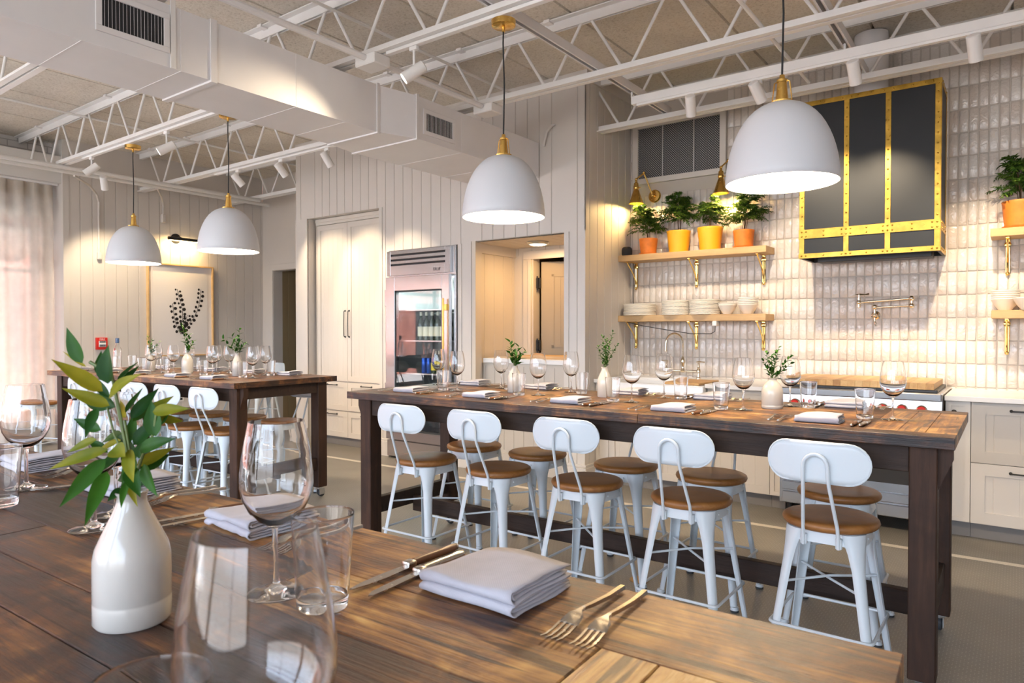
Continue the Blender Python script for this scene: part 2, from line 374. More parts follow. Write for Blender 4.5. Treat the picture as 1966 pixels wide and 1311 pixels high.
def floor_mat():
    m, nt, b, out = nodes('grey_penny_mosaic')
    t = nt.nodes.new('ShaderNodeTexCoord')
    P = 1/0.0256
    def cell(off):
        mp = nt.nodes.new('ShaderNodeMapping'); mp.inputs['Scale'].default_value = (P, P/math.sqrt(3), 1); mp.inputs['Location'].default_value = (off, off, 0)
        nt.links.new(t.outputs['Object'], mp.inputs[0])
        fr = N(nt, 'ShaderNodeVectorMath', operation='FRACTION'); nt.links.new(mp.outputs[0], fr.inputs[0])
        sb = N(nt, 'ShaderNodeVectorMath', operation='SUBTRACT'); nt.links.new(fr.outputs[0], sb.inputs[0]); sb.inputs[1].default_value = (0.5, 0.5, 0.5)
        mu = N(nt, 'ShaderNodeVectorMath', operation='MULTIPLY'); nt.links.new(sb.outputs[0], mu.inputs[0]); mu.inputs[1].default_value = (1, math.sqrt(3), 0)
        ln = N(nt, 'ShaderNodeVectorMath', operation='LENGTH'); nt.links.new(mu.outputs[0], ln.inputs[0]); return ln.outputs['Value']
    mn = N(nt, 'ShaderNodeMath', operation='MINIMUM'); nt.links.new(cell(0), mn.inputs[0]); nt.links.new(cell(0.5), mn.inputs[1])
    gr = ramp(nt, mn.outputs[0], [(0.50, (0, 0, 0)), (0.55, (1, 1, 1))])
    # border stripe of white tiles, running along the kitchen side
    sx = nt.nodes.new('ShaderNodeSeparateXYZ'); nt.links.new(t.outputs['Object'], sx.inputs[0])
    ma = N(nt, 'ShaderNodeMath', operation='MULTIPLY_ADD'); ma.inputs[1].default_value = -0.026; ma.inputs[2].default_value = -4.855
    nt.links.new(sx.outputs[0], ma.inputs[0])
    ad = N(nt, 'ShaderNodeMath', operation='ADD'); nt.links.new(ma.outputs[0], ad.inputs[0]); nt.links.new(sx.outputs[1], ad.inputs[1])
    ab = N(nt, 'ShaderNodeMath', operation='ABSOLUTE'); nt.links.new(ad.outputs[0], ab.inputs[0])
    ls = N(nt, 'ShaderNodeMath', operation='LESS_THAN'); ls.inputs[1].default_value = 0.028; nt.links.new(ab.outputs[0], ls.inputs[0])
    n = N(nt, 'ShaderNodeTexNoise', Scale=3.0, Detail=4.0); nt.links.new(t.outputs['Object'], n.inputs['Vector'])
    base = ramp(nt, n.outputs['Fac'], [(0.3, (0.20, 0.185, 0.155)), (0.7, (0.25, 0.23, 0.195))])
    m1 = N(nt, 'ShaderNodeMix', data_type='RGBA'); nt.links.new(ls.outputs[0], m1.inputs[0]); nt.links.new(base.outputs[0], m1.inputs[6]); m1.inputs[7].default_value = (0.72, 0.66, 0.56, 1)
    m2 = N(nt, 'ShaderNodeMix', data_type='RGBA'); nt.links.new(gr.outputs[0], m2.inputs[0]); nt.links.new(m1.outputs[2], m2.inputs[6]); m2.inputs[7].default_value = (0.46, 0.43, 0.36, 1)
    nt.links.new(m2.outputs[2], b.inputs['Base Color'])
    b.inputs['Roughness'].default_value = 0.38
    inv = N(nt, 'ShaderNodeMath', operation='SUBTRACT'); inv.inputs[0].default_value = 1.0; nt.links.new(gr.outputs[0], inv.inputs[1])
    bump(nt, b, inv.outputs[0], 0.3, 0.002)
    return m
M['floor'] = floor_mat()

def tectum():
    m, nt, b, out = nodes('wood_fibre_ceiling')
    co = coord(nt, 'Object', (1, 1, 1))
    n = N(nt, 'ShaderNodeTexNoise', Scale=55.0, Detail=6.0, Roughness=0.7); nt.links.new(co, n.inputs['Vector'])
    L = N(nt, 'ShaderNodeTexNoise', Scale=2.0, Detail=3.0); nt.links.new(co, L.inputs['Vector'])
    r = ramp(nt, n.outputs['Fac'], [(0.30, (0.50, 0.455, 0.385)), (0.45, (0.74, 0.68, 0.59)), (0.65, (0.82, 0.77, 0.69))])
    r2 = ramp(nt, L.outputs['Fac'], [(0.3, (0.86, 0.86, 0.86)), (0.7, (1, 1, 1))])
    mm = N(nt, 'ShaderNodeMix', data_type='RGBA', blend_type='MULTIPLY'); mm.inputs[0].default_value = 1
    nt.links.new(r.outputs[0], mm.inputs[6]); nt.links.new(r2.outputs[0], mm.inputs[7]); nt.links.new(mm.outputs[2], b.inputs['Base Color'])
    b.inputs['Roughness'].default_value = 0.95; b.inputs['Specular IOR Level'].default_value = 0.1
    bump(nt, b, n.outputs['Fac'], 0.5, 0.01); return m
M['ceiling'] = tectum()
def mesh_screen():
    m, nt, b, out = nodes('perforated_screen')
    t = nt.nodes.new('ShaderNodeTexCoord'); P = 1/0.021
    def cell(off):
        mp = nt.nodes.new('ShaderNodeMapping'); mp.inputs['Scale'].default_value = (P, 1, P); mp.inputs['Location'].default_value = (off, 0, off)
        nt.links.new(t.outputs['Object'], mp.inputs[0])
        fr = N(nt, 'ShaderNodeVectorMath', operation='FRACTION'); nt.links.new(mp.outputs[0], fr.inputs[0])
        sb = N(nt, 'ShaderNodeVectorMath', operation='SUBTRACT'); nt.links.new(fr.outputs[0], sb.inputs[0]); sb.inputs[1].default_value = (0.5, 0.0, 0.5)
        mu = N(nt, 'ShaderNodeVectorMath', operation='MULTIPLY'); nt.links.new(sb.outputs[0], mu.inputs[0]); mu.inputs[1].default_value = (1, 0, 1)
        ln = N(nt, 'ShaderNodeVectorMath', operation='LENGTH'); nt.links.new(mu.outputs[0], ln.inputs[0]); return ln.outputs['Value']
    mn = N(nt, 'ShaderNodeMath', operation='MINIMUM'); nt.links.new(cell(0), mn.inputs[0]); nt.links.new(cell(0.5), mn.inputs[1])
    r = ramp(nt, mn.outputs[0], [(0.17, (0.42, 0.41, 0.40)), (0.22, (0.02, 0.022, 0.026))])
    nt.links.new(r.outputs[0], b.inputs['Base Color']); b.inputs['Roughness'].default_value = 0.5
    return m
M['screen'] = mesh_screen()
def brick_mat():
    m, nt, b, out = nodes('white_painted_brick')
    co = coord(nt, 'Object', (1, 1, 1))
    sw = nt.nodes.new('ShaderNodeSeparateXYZ'); nt.links.new(co, sw.inputs[0]); cb = nt.nodes.new('ShaderNodeCombineXYZ')
    nt.links.new(sw.outputs[1], cb.inputs[0]); nt.links.new(sw.outputs[2], cb.inputs[1])
    k = nt.nodes.new('ShaderNodeTexBrick'); k.inputs['Scale'].default_value = 1.0; k.inputs['Brick Width'].default_value = 0.2; k.inputs['Row Height'].default_value = 0.075; k.inputs['Mortar Size'].default_value = 0.006
    k.inputs['Color1'].default_value = (0.66, 0.64, 0.61, 1); k.inputs['Color2'].default_value = (0.60, 0.58, 0.55, 1); k.inputs['Mortar'].default_value = (0.42, 0.40, 0.38, 1)
    nt.links.new(cb.outputs[0], k.inputs['Vector']); nt.links.new(k.outputs['Color'], b.inputs['Base Color']); b.inputs['Roughness'].default_value = 0.6
    bump(nt, b, k.outputs['Fac'], -0.5, 0.01); return m
M['doordim'] = pm('dimmed_door_paint', (0.34, 0.265, 0.17), 0.5)  # usual paint, darkened in colour for the dim light on the niche door
M['brick'] = brick_mat()
M['street'] = pm('pale_pavement', (0.55, 0.53, 0.50), 0.9)
M['redbrick'] = pm('red_brick_facade', (0.32, 0.12, 0.09), 0.9, var=0.25, vscale=9)

def text_mesh(txt, size, depth, name, mat, parent, M4, shear=0.0):
    cu = bpy.data.curves.new('lettering', 'FONT'); cu.body = txt; cu.size = size; cu.extrude = depth; cu.align_x = 'CENTER'; cu.align_y = 'CENTER'; cu.shear = shear
    to = bpy.data.objects.new('lettering', cu); COL.objects.link(to)
    dg = bpy.context.evaluated_depsgraph_get(); me = bpy.data.meshes.new_from_object(to.evaluated_get(dg))
    bpy.data.objects.remove(to); bpy.data.curves.remove(cu)
    me.transform(M4); me.materials.clear(); me.materials.append(mat)
    o = bpy.data.objects.new(name, me); COL.objects.link(o)
    if parent is not None: o.parent = parent
    return o
# ================================================================== SETTING
CZ = 3.57           # ceiling height
YK, YP, XR, XL = 5.96, 5.12, -3.01, -8.97   # tile wall, pantry wall, pantry return, left panelled wall
PITCH, PH = 0.1325, -5.468

def bead(mb, u0, u1, z0, z1, P, pitch=PITCH, ph=PH, g=0.009, d=0.009):
    """V-grooved boards over a rectangle; P(u, depth, z) -> point"""
    us = []
    k = math.ceil((u0+g-ph)/pitch); x = ph+k*pitch; pts = [(u0, 0)]
    while x < u1-g:
        pts += [(x-g/2, 0), (x, d), (x+g/2, 0)]; x += pitch
    pts.append((u1, 0))
    for (a, da), (b, db) in zip(pts, pts[1:]):
        mb.quad(P(a, da, z0), P(b, db, z0), P(b, db, z1), P(a, da, z1))

# floor
f = MB(); f.box(-9.7, 3.2, -3.4, 8.2, -0.1, 0.0); struct(f.build('floor', M['floor'], smooth=False))
# ceiling: wide wood-fibre panels with seams running front to back
c = MB()
bead(c, -9.5, 3.2, -3.4, 6.6, lambda u, d, z: (u, z, CZ+d), 0.83, -1.72, 0.022, 0.03)
c.box(-9.5, 3.2, -3.4, 6.6, CZ+0.05, CZ+0.15)
struct(c.build('ceiling', M['ceiling'], smooth=False))

# pantry wall (built-in block) with three openings
w = MB(); YF = YP+0.012
CABX, FRX, NIX = (-6.80, -5.565), (-5.402, -4.442), (-4.272, -3.212)
CABZ, FRZ, NIZ = 2.667, 2.19, 2.205
segs = [(-7.02, CABX[0], 0, CZ), (CABX[1], FRX[0], 0, CZ), (FRX[1], NIX[0], 0, CZ), (NIX[1], XR, 0, CZ),
        (CABX[0], CABX[1], CABZ, CZ), (FRX[0], FRX[1], FRZ, CZ), (NIX[0], NIX[1], NIZ, CZ)]
for x0, x1, z0, z1 in segs:
    w.box(x0, x1, YF, YK-0.001, z0, z1)
    bead(w, x0, x1, z0, z1, lambda u, d, z: (u, YP+d, z))
# back of cabinet and fridge recesses
w.box(CABX[0], CABX[1], 5.85, YK-0.001, 0, CABZ); w.box(FRX[0], FRX[1], 5.90, YK-0.001, 0, FRZ)
# return beside the kitchen
bead(w, YP+0.005, YK, 0, CZ, lambda u, d, z: (XR+0.010-d, u, z), PITCH, 5.19)
struct(w.build('wall_pantry', M['wall'], smooth=False))
t = MB()
t.box(-7.025, XR+0.03, YP-0.012, YP, CZ-0.085, CZ); t.box(XR+0.010, XR+0.03, YP, YK-0.002, CZ-0.085, CZ)
struct(t.build('trim_1', M['wall'], smooth=False))
# plain flat casings beside the openings
t = MB()
for x0, x1 in ((-7.02, -6.80), (-5.565, -5.515), (-5.445, -5.402), (-4.442, -4.395), (-4.30, -4.272), (-3.212, -3.165), (-3.055, XR+0.012)):
    t.box(x0, x1, YP-0.008, YP+0.002, 0.0, CABZ if x1 < -5.5 else NIZ if x0 > -4.4 else FRZ)
struct(t.build('trim_2', M['wall'], smooth=False))
b = MB()
for x0, x1 in ((-7.03, -6.80), (-5.565, -5.402), (-4.442, -4.272), (-3.212, XR+0.03)):
    b.box(x0, x1, YP-0.03, YP-0.006, 0, 0.16, 0.004); b.box(x0, x1, YP-0.022, YP-0.004, 0.16, 0.185, 0.004)
struct(b.build('baseboard_pantry', M['wall'], smooth=False))
b = MB(); b.box(XR+0.008, XR+0.034, YP-0.03, 5.27, 0, 0.16, 0.004); b.box(XR+0.008, XR+0.026, YP-0.02, 5.27, 0.16, 0.185, 0.004)
struct(b.build('baseboard_return', M['wall'], smooth=False))

# pass-through niche: side panel, board ceiling, half wall, back wall with door
n = MB()
n.box(NIX[0], NIX[0]+0.012, YP+0.06, 5.85, 0, NIZ)
bead(n, YP+0.06, 5.80, 1.0, 2.1, lambda u, d, z: (NIX[0]+0.0165-d, u, z), 0.155, 5.30, 0.006, 0.005)
n.box(NIX[0], NIX[0]+0.05, YP+0.0, YP+0.10, 0, NIZ); n.box(NIX[0], NIX[0]+0.04, YP+0.10, 5.80, 2.10, NIZ)
bead(n, NIX[0], NIX[1], YP+0.02, 5.85, lambda u, d, z: (u, z, NIZ-0.012+d), 0.12, -4.2, 0.006, 0.006)
n.box(NIX[0], NIX[1], YP+0.02, 5.85, NIZ-0.003, NIZ-0.0005)
# back wall of the niche around the door
n.box(NIX[0], -4.03, 5.80, 5.85, 0, NIZ); bead(n, NIX[0], NIX[1], 2.12, NIZ, lambda u, d, z: (u, 5.795+d, z), 0.17, -4.2, 0.006, 0.005)
n.box(NIX[0], NIX[1], 5.80, 5.85, 2.12, NIZ)
n.box(NIX[1]-0.012, NIX[1], YP+0.02, 5.85, 0, NIZ)
struct(n.build('wall_niche', M['nicheyellow'], smooth=False))
n = MB()
n.box(NIX[0]+0.015, NIX[1]-0.015, 5.25, 5.30, 0.0, 1.028); bead(n, NIX[0]+0.015, NIX[1]-0.015, 0.2, 1.0, lambda u, d, z: (u, 5.245+d, z), 0.115, -4.2, 0.007, 0.006)
n.box(NIX[0]+0.015, NIX[1]-0.015, 5.23, 5.25, 0, 0.17, 0.004)
struct(n.build('wall_half', M['cabgrey'], smooth=False))
n = MB()
# casing of the door at the back of the niche
n.box(-4.13, -4.02, 5.775, 5.795, 1.07, 2.07, 0.004); n.box(-4.13, NIX[1]-0.015, 5.775, 5.795, 2.07, 2.16, 0.004); n.box(-4.02, -4.005, 5.785, 5.90, 0, 2.08)
n.box(-4.06, -4.02, 5.76, 5.775, 1.07, 2.07, 0.003)
struct(n.build('trim_3', M['nicheyellow'], smooth=False))
d = MB(); ang = math.radians(-22)
MD = Matrix.Translation((-3.965, 5.87, 0)) @ Matrix.Rotation(math.radians(24), 4, 'Z')
d.box(0, 0.80, 0.0, 0.035, 0.02, 2.05, 0.003, MD)
for z0, z1 in ((0.2, 1.05), (1.17, 1.92)):
    d.box(0.11, 0.69, -0.006, 0.0, z0, z0+0.025, 0, MD); d.box(0.11, 0.69, -0.006, 0.0, z1-0.025, z1, 0, MD)
    d.box(0.11, 0.135, -0.006, 0.0, z0, z1, 0, MD); d.box(0.665, 0.69, -0.006, 0.0, z0, z1, 0, MD)
    for k in range(5): d.box(0.20+k*0.1, 0.204+k*0.1, -0.003, 0.0, z0+0.03, z1-0.03, 0, MD)
door = d.build('door_1', M['doordim'], smooth=False); struct(door)
h = MB()
for z in (1.19, 1.83):
    h.box(-4.012, -3.955, 5.835, 5.862, z-0.055, z+0.055, 0.006); h.cone((-3.985, 5.828, z-0.075), (-3.985, 5.828, z+0.07), 0.008)
h.build('door_hinge', M['black'], door)
n = MB(); n.box(-4.4, -2.9, 6.9, 6.95, 0, 2.6); n.box(-4.45, -4.4, 5.97, 6.95, 0, 2.6); n.box(-2.9, -2.85, 5.97, 6.95, 0, 2.6); n.box(-4.45, -2.85, 5.97, 6.95, 2.6, 2.65)
struct(n.build('wall_store', M['hall'], smooth=False))

# tile wall
w = MB(); VX, VZ = (-2.915, -2.12), (2.76, 3.25)
w.box(XR-0.07, 3.2, YK+0.005, YK+0.15, 0, CZ)
struct(w.build('wall_kitchen', M['grout'], smooth=False))
w = MB(); TW_, TH_ = 0.0607, 0.1675
tr = random.Random(5)
z = 0.9325-TH_*1
while z < CZ-0.02:
    x = -0.49-TW_*43
    while x < 1.6:
        x0, x1, z0, z1 = max(x, XR+0.012)+0.0035, x+TW_-0.0035, max(z, 0.90)+0.0035, min(z+TH_-0.0035, CZ-0.06)
        hidden = (x1 > VX[0]-0.05 and x0 < VX[1]+0.05 and z1 > VZ[0]-0.05 and z0 < VZ[1]+0.05)
        if x1-x0 > 0.012 and z1-z0 > 0.015 and not hidden:
            j = lambda: tr.uniform(-0.0016, 0.0016)
            fr = [(x0+j(), z0+j()), (x1+j(), z0+j()), (x1+j(), z1+j()), (x0+j(), z1+j())]
            yb = YK+0.006; off = tr.uniform(-0.0015, 0.001); ta, tb = tr.uniform(-0.0012, 0.0012), tr.uniform(-0.0018, 0.0018)
            yy = [YK+off-ta-tb, YK+off+ta-tb, YK+off+ta+tb, YK+off-ta+tb]; e = 0.004
            cx_, cz_ = (x0+x1)/2, (z0+z1)/2
            B = [w.bm.verts.new((px, yb, pz)) for px, pz in fr]
            T1 = [w.bm.verts.new((px, y+0.003, pz)) for (px, pz), y in zip(fr, yy)]
            T = [w.bm.verts.new((px+(e if px < cx_ else -e), y, pz+(e if pz < cz_ else -e))) for (px, pz), y in zip(fr, yy)]
            for A, C in ((B, T1), (T1, T)):
                for i in range(4): w.bm.faces.new((A[i], A[(i+1) % 4], C[(i+1) % 4], C[i]))
            w.bm.faces.new(T)
        x += TW_
    z += TH_
struct(w.build('wall_tiles', M['tile'], ang=60))
t = MB(); t.box(XR+0.011, 3.2, YK-0.03, YK+0.012, CZ-0.06, CZ); struct(t.build('trim_4', M['wallwhite'], smooth=False))

# left panelled wall with its end casing, upper plain wall, painted brick, header over the curtain
w = MB()
w.box(XL-0.30, XL-0.012, 3.40, YK, 0, CZ)
bead(w, 3.40, YK, 0, 3.20, lambda u, d, z: (XL-d, u, z), 0.134, 3.518)
w.quad((XL-0.001, 3.40, 3.2), (XL-0.001, YK, 3.2), (XL-0.001, YK, CZ), (XL-0.001, 3.40, CZ))
struct(w.build('wall_left', M['wall'], smooth=False))
t = MB(); t.box(XL-0.3, XL+0.006, 3.335, 3.40, 0, 3.24); t.box(XL-0.01, XL+0.012, 3.40, YK, 3.185, 3.215); struct(t.build('trim_5', M['wall'], smooth=False))
b = MB(); b.box(XL, XL+0.02, 3.40, YK-0.02, 0, 0.16, 0.004); struct(b.build('baseboard_left', M['wall'], smooth=False))
w = MB(); w.box(-9.34, -9.0, -3.4, 3.335, 3.06, 3.37); w.box(XL-0.3, XL-0.005, 3.335, 3.42, 3.24, CZ); struct(w.build('wall_header', M['wallwhite'], smooth=False))
w = MB(); w.box(-9.42, -9.30, -3.4, 3.42, 3.37, CZ); struct(w.build('wall_brick', M['brick'], smooth=False))
# street window behind the curtain
w = MB(); w.box(-9.45, -9.33, -3.4, 3.335, 0, 0.32); w.box(-9.45, -9.33, 3.20, 3.40, 0, 3.06); w.box(-9.45, -9.33, -3.4, -3.2, 0, 3.06); struct(w.build('wall_window', M['wallwhite'], smooth=False))
t = MB()
for y in (-3.2, -1.6, 0.0, 1.6, 3.15): t.box(-9.41, -9.36, y, y+0.05, 0.32, 3.06)
for z in (0.32, 2.02, 2.40, 3.0): t.box(-9.41, -9.36, -3.2, 3.2, z, z+0.05)
win = struct(t.build('window_1', M['black'], smooth=False))
g = MB(); g.box(-9.388, -9.384, -3.2, 3.2, 0.34, 3.04); g.build('window_pane', M['pane'], win, smooth=False)
# back wall on the left with a doorway to the hall
w = MB()
w.box(XL, -8.71, YK, YK+0.15, 0, CZ); w.box(-7.60, -7.0, YK, YK+0.15, 0, CZ); w.box(-8.71, -7.60, YK, YK+0.15, 2.21, CZ)
struct(w.build('wall_back', M['wall'], smooth=False))
t = MB(); t.box(-8.80, -8.715, YK-0.014, YK, 0, 2.215, 0.003); t.box(-8.80, -7.4, YK-0.014, YK, 2.215, 2.30, 0.003); struct(t.build('trim_6', M['wall'], smooth=False))
w = MB(); bead(w, 6.11, 8.0, 0, 2.6, lambda u, d, z: (-8.70+d*0-d, u, z), 0.13, 6.2); w.box(-8.9, -8.71, 6.11, 8.0, 0, 2.6); w.box(-8.9, -7.3, 7.95, 8.05, 0, 2.6); w.box(-7.35, -7.3, 6.11, 8.0, 0, 2.6); w.box(-8.9, -7.3, 6.11, 8.05, 2.6, 2.66)
struct(w.build('wall_hall', M['hall'], smooth=False))

# unseen awning, added to shade the upper part of the street window
w = MB(); w.prism([(-11.2, 2.30), (-9.46, 2.52), (-9.46, 3.5), (-11.2, 2.45)], -3.4, 3.6, Matrix(((1, 0, 0, 0), (0, 0, 1, 0), (0, 1, 0, 0), (0, 0, 0, 1)))); struct(w.build('added_awning', M['hall'], smooth=False))
# the street outside: pavement, and a red brick building opposite
w = MB(); w.box(-17.2, -9.46, -14, 14, -0.3, -0.15); struct(w.build('floor_street', M['street'], smooth=False))
w = MB(); w.box(-17.4, -17.0, -14, 14, -0.3, 8.0); w.box(-17.02, -16.98, -14, 14, 2.6, 2.9); struct(w.build('wall_street', M['redbrick'], smooth=False))
w = MB()
for k in range(9): w.box(-17.0, -16.97, -11.5+k*2.8, -10.0+k*2.8, 0.5, 2.3)
struct(w.build('window_3', M['dark'], smooth=False))
# street front behind the camera: glazed bays between white piers, and the plain right wall
w = MB()
w.box(-9.45, 3.2, -3.4, -3.25, 0, 0.45); w.box(-9.45, 3.2, -3.4, -3.25, 3.15, CZ)
for x in (-9.45, -5.4, -1.5, 2.95): w.box(x, x+0.25, -3.4, -3.25, 0.45, 3.15)
struct(w.build('wall_front', M['wallwhite'], smooth=False))
t = MB()
for x in (-9.2, -7.25, -5.15, -3.3, -1.25, 0.85, 2.9): t.box(x-0.02, x+0.03, -3.36, -3.30, 0.45, 3.15)
for z in (0.45, 2.35, 3.10): t.box(-9.2, 2.95, -3.36, -3.30, z, z+0.05)
win = struct(t.build('window_2', M['black'], smooth=False))
g = MB(); g.box(-9.2, 2.95, -3.333, -3.328, 0.5, 3.1); g.build('window_pane', M['pane'], win, smooth=False)
w = MB(); w.box(3.1, 3.2, -3.25, YK, 0, CZ); struct(w.build('wall_right', M['wallwhite'], smooth=False))

# ------------------------------------------------------------------ ceiling joists
def joist(Y, x0, x1, ph, label, xb0=None, xb1=None):
    t = thing('ceiling_joist', label, 'joist', (0, Y, 0), 0, 'white steel bar joists under the ceiling')
    xb0 = x0 if xb0 is None else xb0; xb1 = x1 if xb1 is None else xb1
    m = MB()
    for s in (-1, 1):
        m.box(x0, x1, s*0.008, s*0.062, 3.557, 3.565); m.box(x0, x1, s*0.008, s*0.016, 3.495, 3.557)
    k = math.ceil((x0+0.2-ph)/0.83)
    while ph+k*0.83 < x1-0.1:
        m.box(ph+k*0.83, ph+k*0.83+0.05, -0.075, 0.075, 3.545, 3.567); k += 1
    m.build('top_chord', M['steelwhite'], t, smooth=False)
    m = MB()
    for s in (-1, 1):
        m.box(xb0, xb1, s*0.008, s*0.05, 3.088, 3.096); m.box(xb0, xb1, s*0.008, s*0.016, 3.096, 3.14)
    m.build('bottom_chord', M['steelwhite'], t, smooth=False)
    pitch = 0.625; n = math.ceil((x0-ph)/pitch); m = MB()
    while ph+n*pitch < x1:
        xb = ph+n*pitch
        for s in (-1, 1):
            a, b_ = xb+s*0.03, xb+s*(pitch/2-0.025)
            if x0-0.1 < b_ < x1+0.1 and x0-0.1 < a < x1+0.1: m.cone((a, 0, 3.115), (b_, 0, 3.53), 0.011, seg=10)
        n += 1
    m.build('web_rods', M['steelwhite'], t)
    return t
joist(5.36, XR+0.01, 3.09, -2.77, 'white bar joist nearest the tiled kitchen wall, above the hood')
joist(5.36, -8.9, -7.03, -7.9, 'short white bar joist over the doorway left of the tall cabinet')
joist(4.20, -8.92, 3.09, -2.77, 'white bar joist second from the kitchen wall, crossing above the pantry front')
joist(3.02, -9.28, 3.09, -2.83, 'white bar joist over the pendant lamps, third from the kitchen wall', xb0=-8.25)
joist(1.81, -9.28, 3.09, -2.83, 'white bar joist at top left, on the camera side of the pendant lamps', xb0=-8.25)
joist(0.62, -9.28, 3.09, -2.83, 'white bar joist overhead in front of the street windows', xb0=-8.25)

# bridging rods, conduits, boxes
def pipe(name, pts, r, mat, label, cat, group=None, seg=10):
    m = MB(); m.tube(pts, r, seg); o = m.build(name, mat); return tag(o, label, cat, group)
pipe('bridging_rod', [(-3.70, 0.2, 3.478), (-3.70, 5.10, 3.478)], 0.012, M['steelwhite'], 'thin white rod bridging the joists high above the duct', 'rod')
pipe('bridging_rod', [(-7.53, 0.2, 3.478), (-7.53, 5.5, 3.478)], 0.012, M['steelwhite'], 'thin white rod bridging the joists high over the left table', 'rod')
pipe('bridging_rod', [(-1.25, 3.06, 3.15), (-1.25, 5.33, 3.15)], 0.012, M['steelwhite'], 'thin white rod between the joists beside the hood, low', 'rod')
pipe('conduit', [(-3.338, -1.0, 3.066), (-3.338, 4.12, 3.066)], 0.021, M['duct'], 'thick painted conduit running under the joists beside the duct', 'pipe')
pipe('conduit', [(-8.10, -2.5, 3.062), (-8.10, 5.34, 3.062)], 0.024, M['wallwhite'], 'inner one of two white conduits along the left wall', 'pipe')
pipe('conduit', [(-8.30, -2.5, 3.062), (-8.30, 5.62, 3.062)], 0.024, M['wallwhite'], 'outer one of two white conduits along the left wall', 'pipe')
pipe('conduit', [(-8.30, 3.2, 3.03), (-8.55, 3.45, 3.0), (-8.88, 3.66, 2.98), (-8.945, 3.715, 2.90), (-8.95, 3.716, 2.80), (-8.95, 3.716, 2.27)], 0.012, M['wall'], 'thin painted conduit bending down the panelled wall above the fire alarm', 'pipe')
m = MB(); m.box(-8.968, -8.915, 3.695, 3.737, 2.20, 2.29, 0.006); tag(m.build('conduit_fitting', M['wall']), 'small painted box ending the conduit above the fire alarm', 'fitting')
pipe('conduit', [(-8.30, 4.1, 3.04), (-8.7, 4.35, 3.02), (-8.90, 4.46, 3.0), (-8.94, 4.489, 2.95), (-8.945, 4.49, 2.84)], 0.012, M['wall'], 'short painted conduit bending down the panelled wall above the picture light', 'pipe')
m = MB(); m.box(-8.968, -8.915, 4.465, 4.515, 2.74, 2.85, 0.008); tag(m.build('conduit_fitting', M['wall']), 'small painted box ending the conduit above the picture light', 'fitting')
pipe('pull_cord', [(-3.42, 5.10, 2.98), (-3.40, 5.085, 3.03), (-3.38, 5.085, 3.10), (-3.33, 5.10, 3.15), (-3.31, 5.115, 3.16)], 0.012, M['wall'], 'short bent pipe on the pantry wall above the duct end', 'pipe')
for Y in (3.02, 4.20):
    m = MB(); m.box(-3.43, -3.25, Y-0.07, Y+0.07, 3.02, 3.088, 0.006)
    tag(m.build('junction_box', M['steelwhite']), 'white junction box under the joist above the %s' % ('duct, nearer the camera' if Y < 4 else 'duct, nearer the pantry'), 'junction box', 'junction boxes on the conduit')
# unistrut channels resting on the bottom chords
def channel(x, y0, y1, label):
    m = MB(); z0, z1 = 3.142, 3.20
    m.box(x-0.024, x-0.020, y0, y1, z0, z1); m.box(x+0.020, x+0.024, y0, y1, z0, z1); m.box(x-0.024, x+0.024, y0, y1, z1-0.004, z1)
    m.box(x-0.02, x-0.012, y0, y1, z0, z0+0.004); m.box(x+0.012, x+0.02, y0, y1, z0, z0+0.004)
    return tag(m.build('strut_channel', M['duct'], smooth=False), label, 'channel', 'painted strut channels across the joists')
channel(-2.375, 2.90, 5.42, 'painted strut channel across the joists beside the middle pendant lamp')
channel(-0.90, 2.90, 5.44, 'painted strut channel across the joists left of the hood top')

# long lighting track in front of the hood
m = MB(); m.box(-2.37, 3.0, 4.715, 4.765, 3.045, 3.105, 0.003); m.box(-2.33, 2.9, 4.725, 4.755, 3.030, 3.045)
trk = tag(m.build('lighting_track', M['steelwhite'], smooth=False), 'long white lighting track hung before the hood and vent', 'track')
for x in (-2.375, -0.90):
    m = MB(); m.cone((x, 4.74, 3.105), (x, 4.74, 3.145), 0.008, seg=8); m.build('hanger', M['steelwhite'], trk)
def flat_track(Y, x0, x1, label):
    m = MB(); m.box(x0, x1, Y-0.018, Y+0.018, 3.066, 3.086, 0.002)
    return tag(m.build('lighting_track', M['steelwhite'], smooth=False), label, 'track', 'white lighting tracks under the joists')
flat_track(3.02, -7.6, -4.5, 'white lighting track under the joist over the left table')
flat_track(3.02, -3.2, 3.0, 'white lighting track under the joist over the kitchen table')
flat_track(4.20, -7.2, -4.2, 'white lighting track under the joist before the tall cabinet')

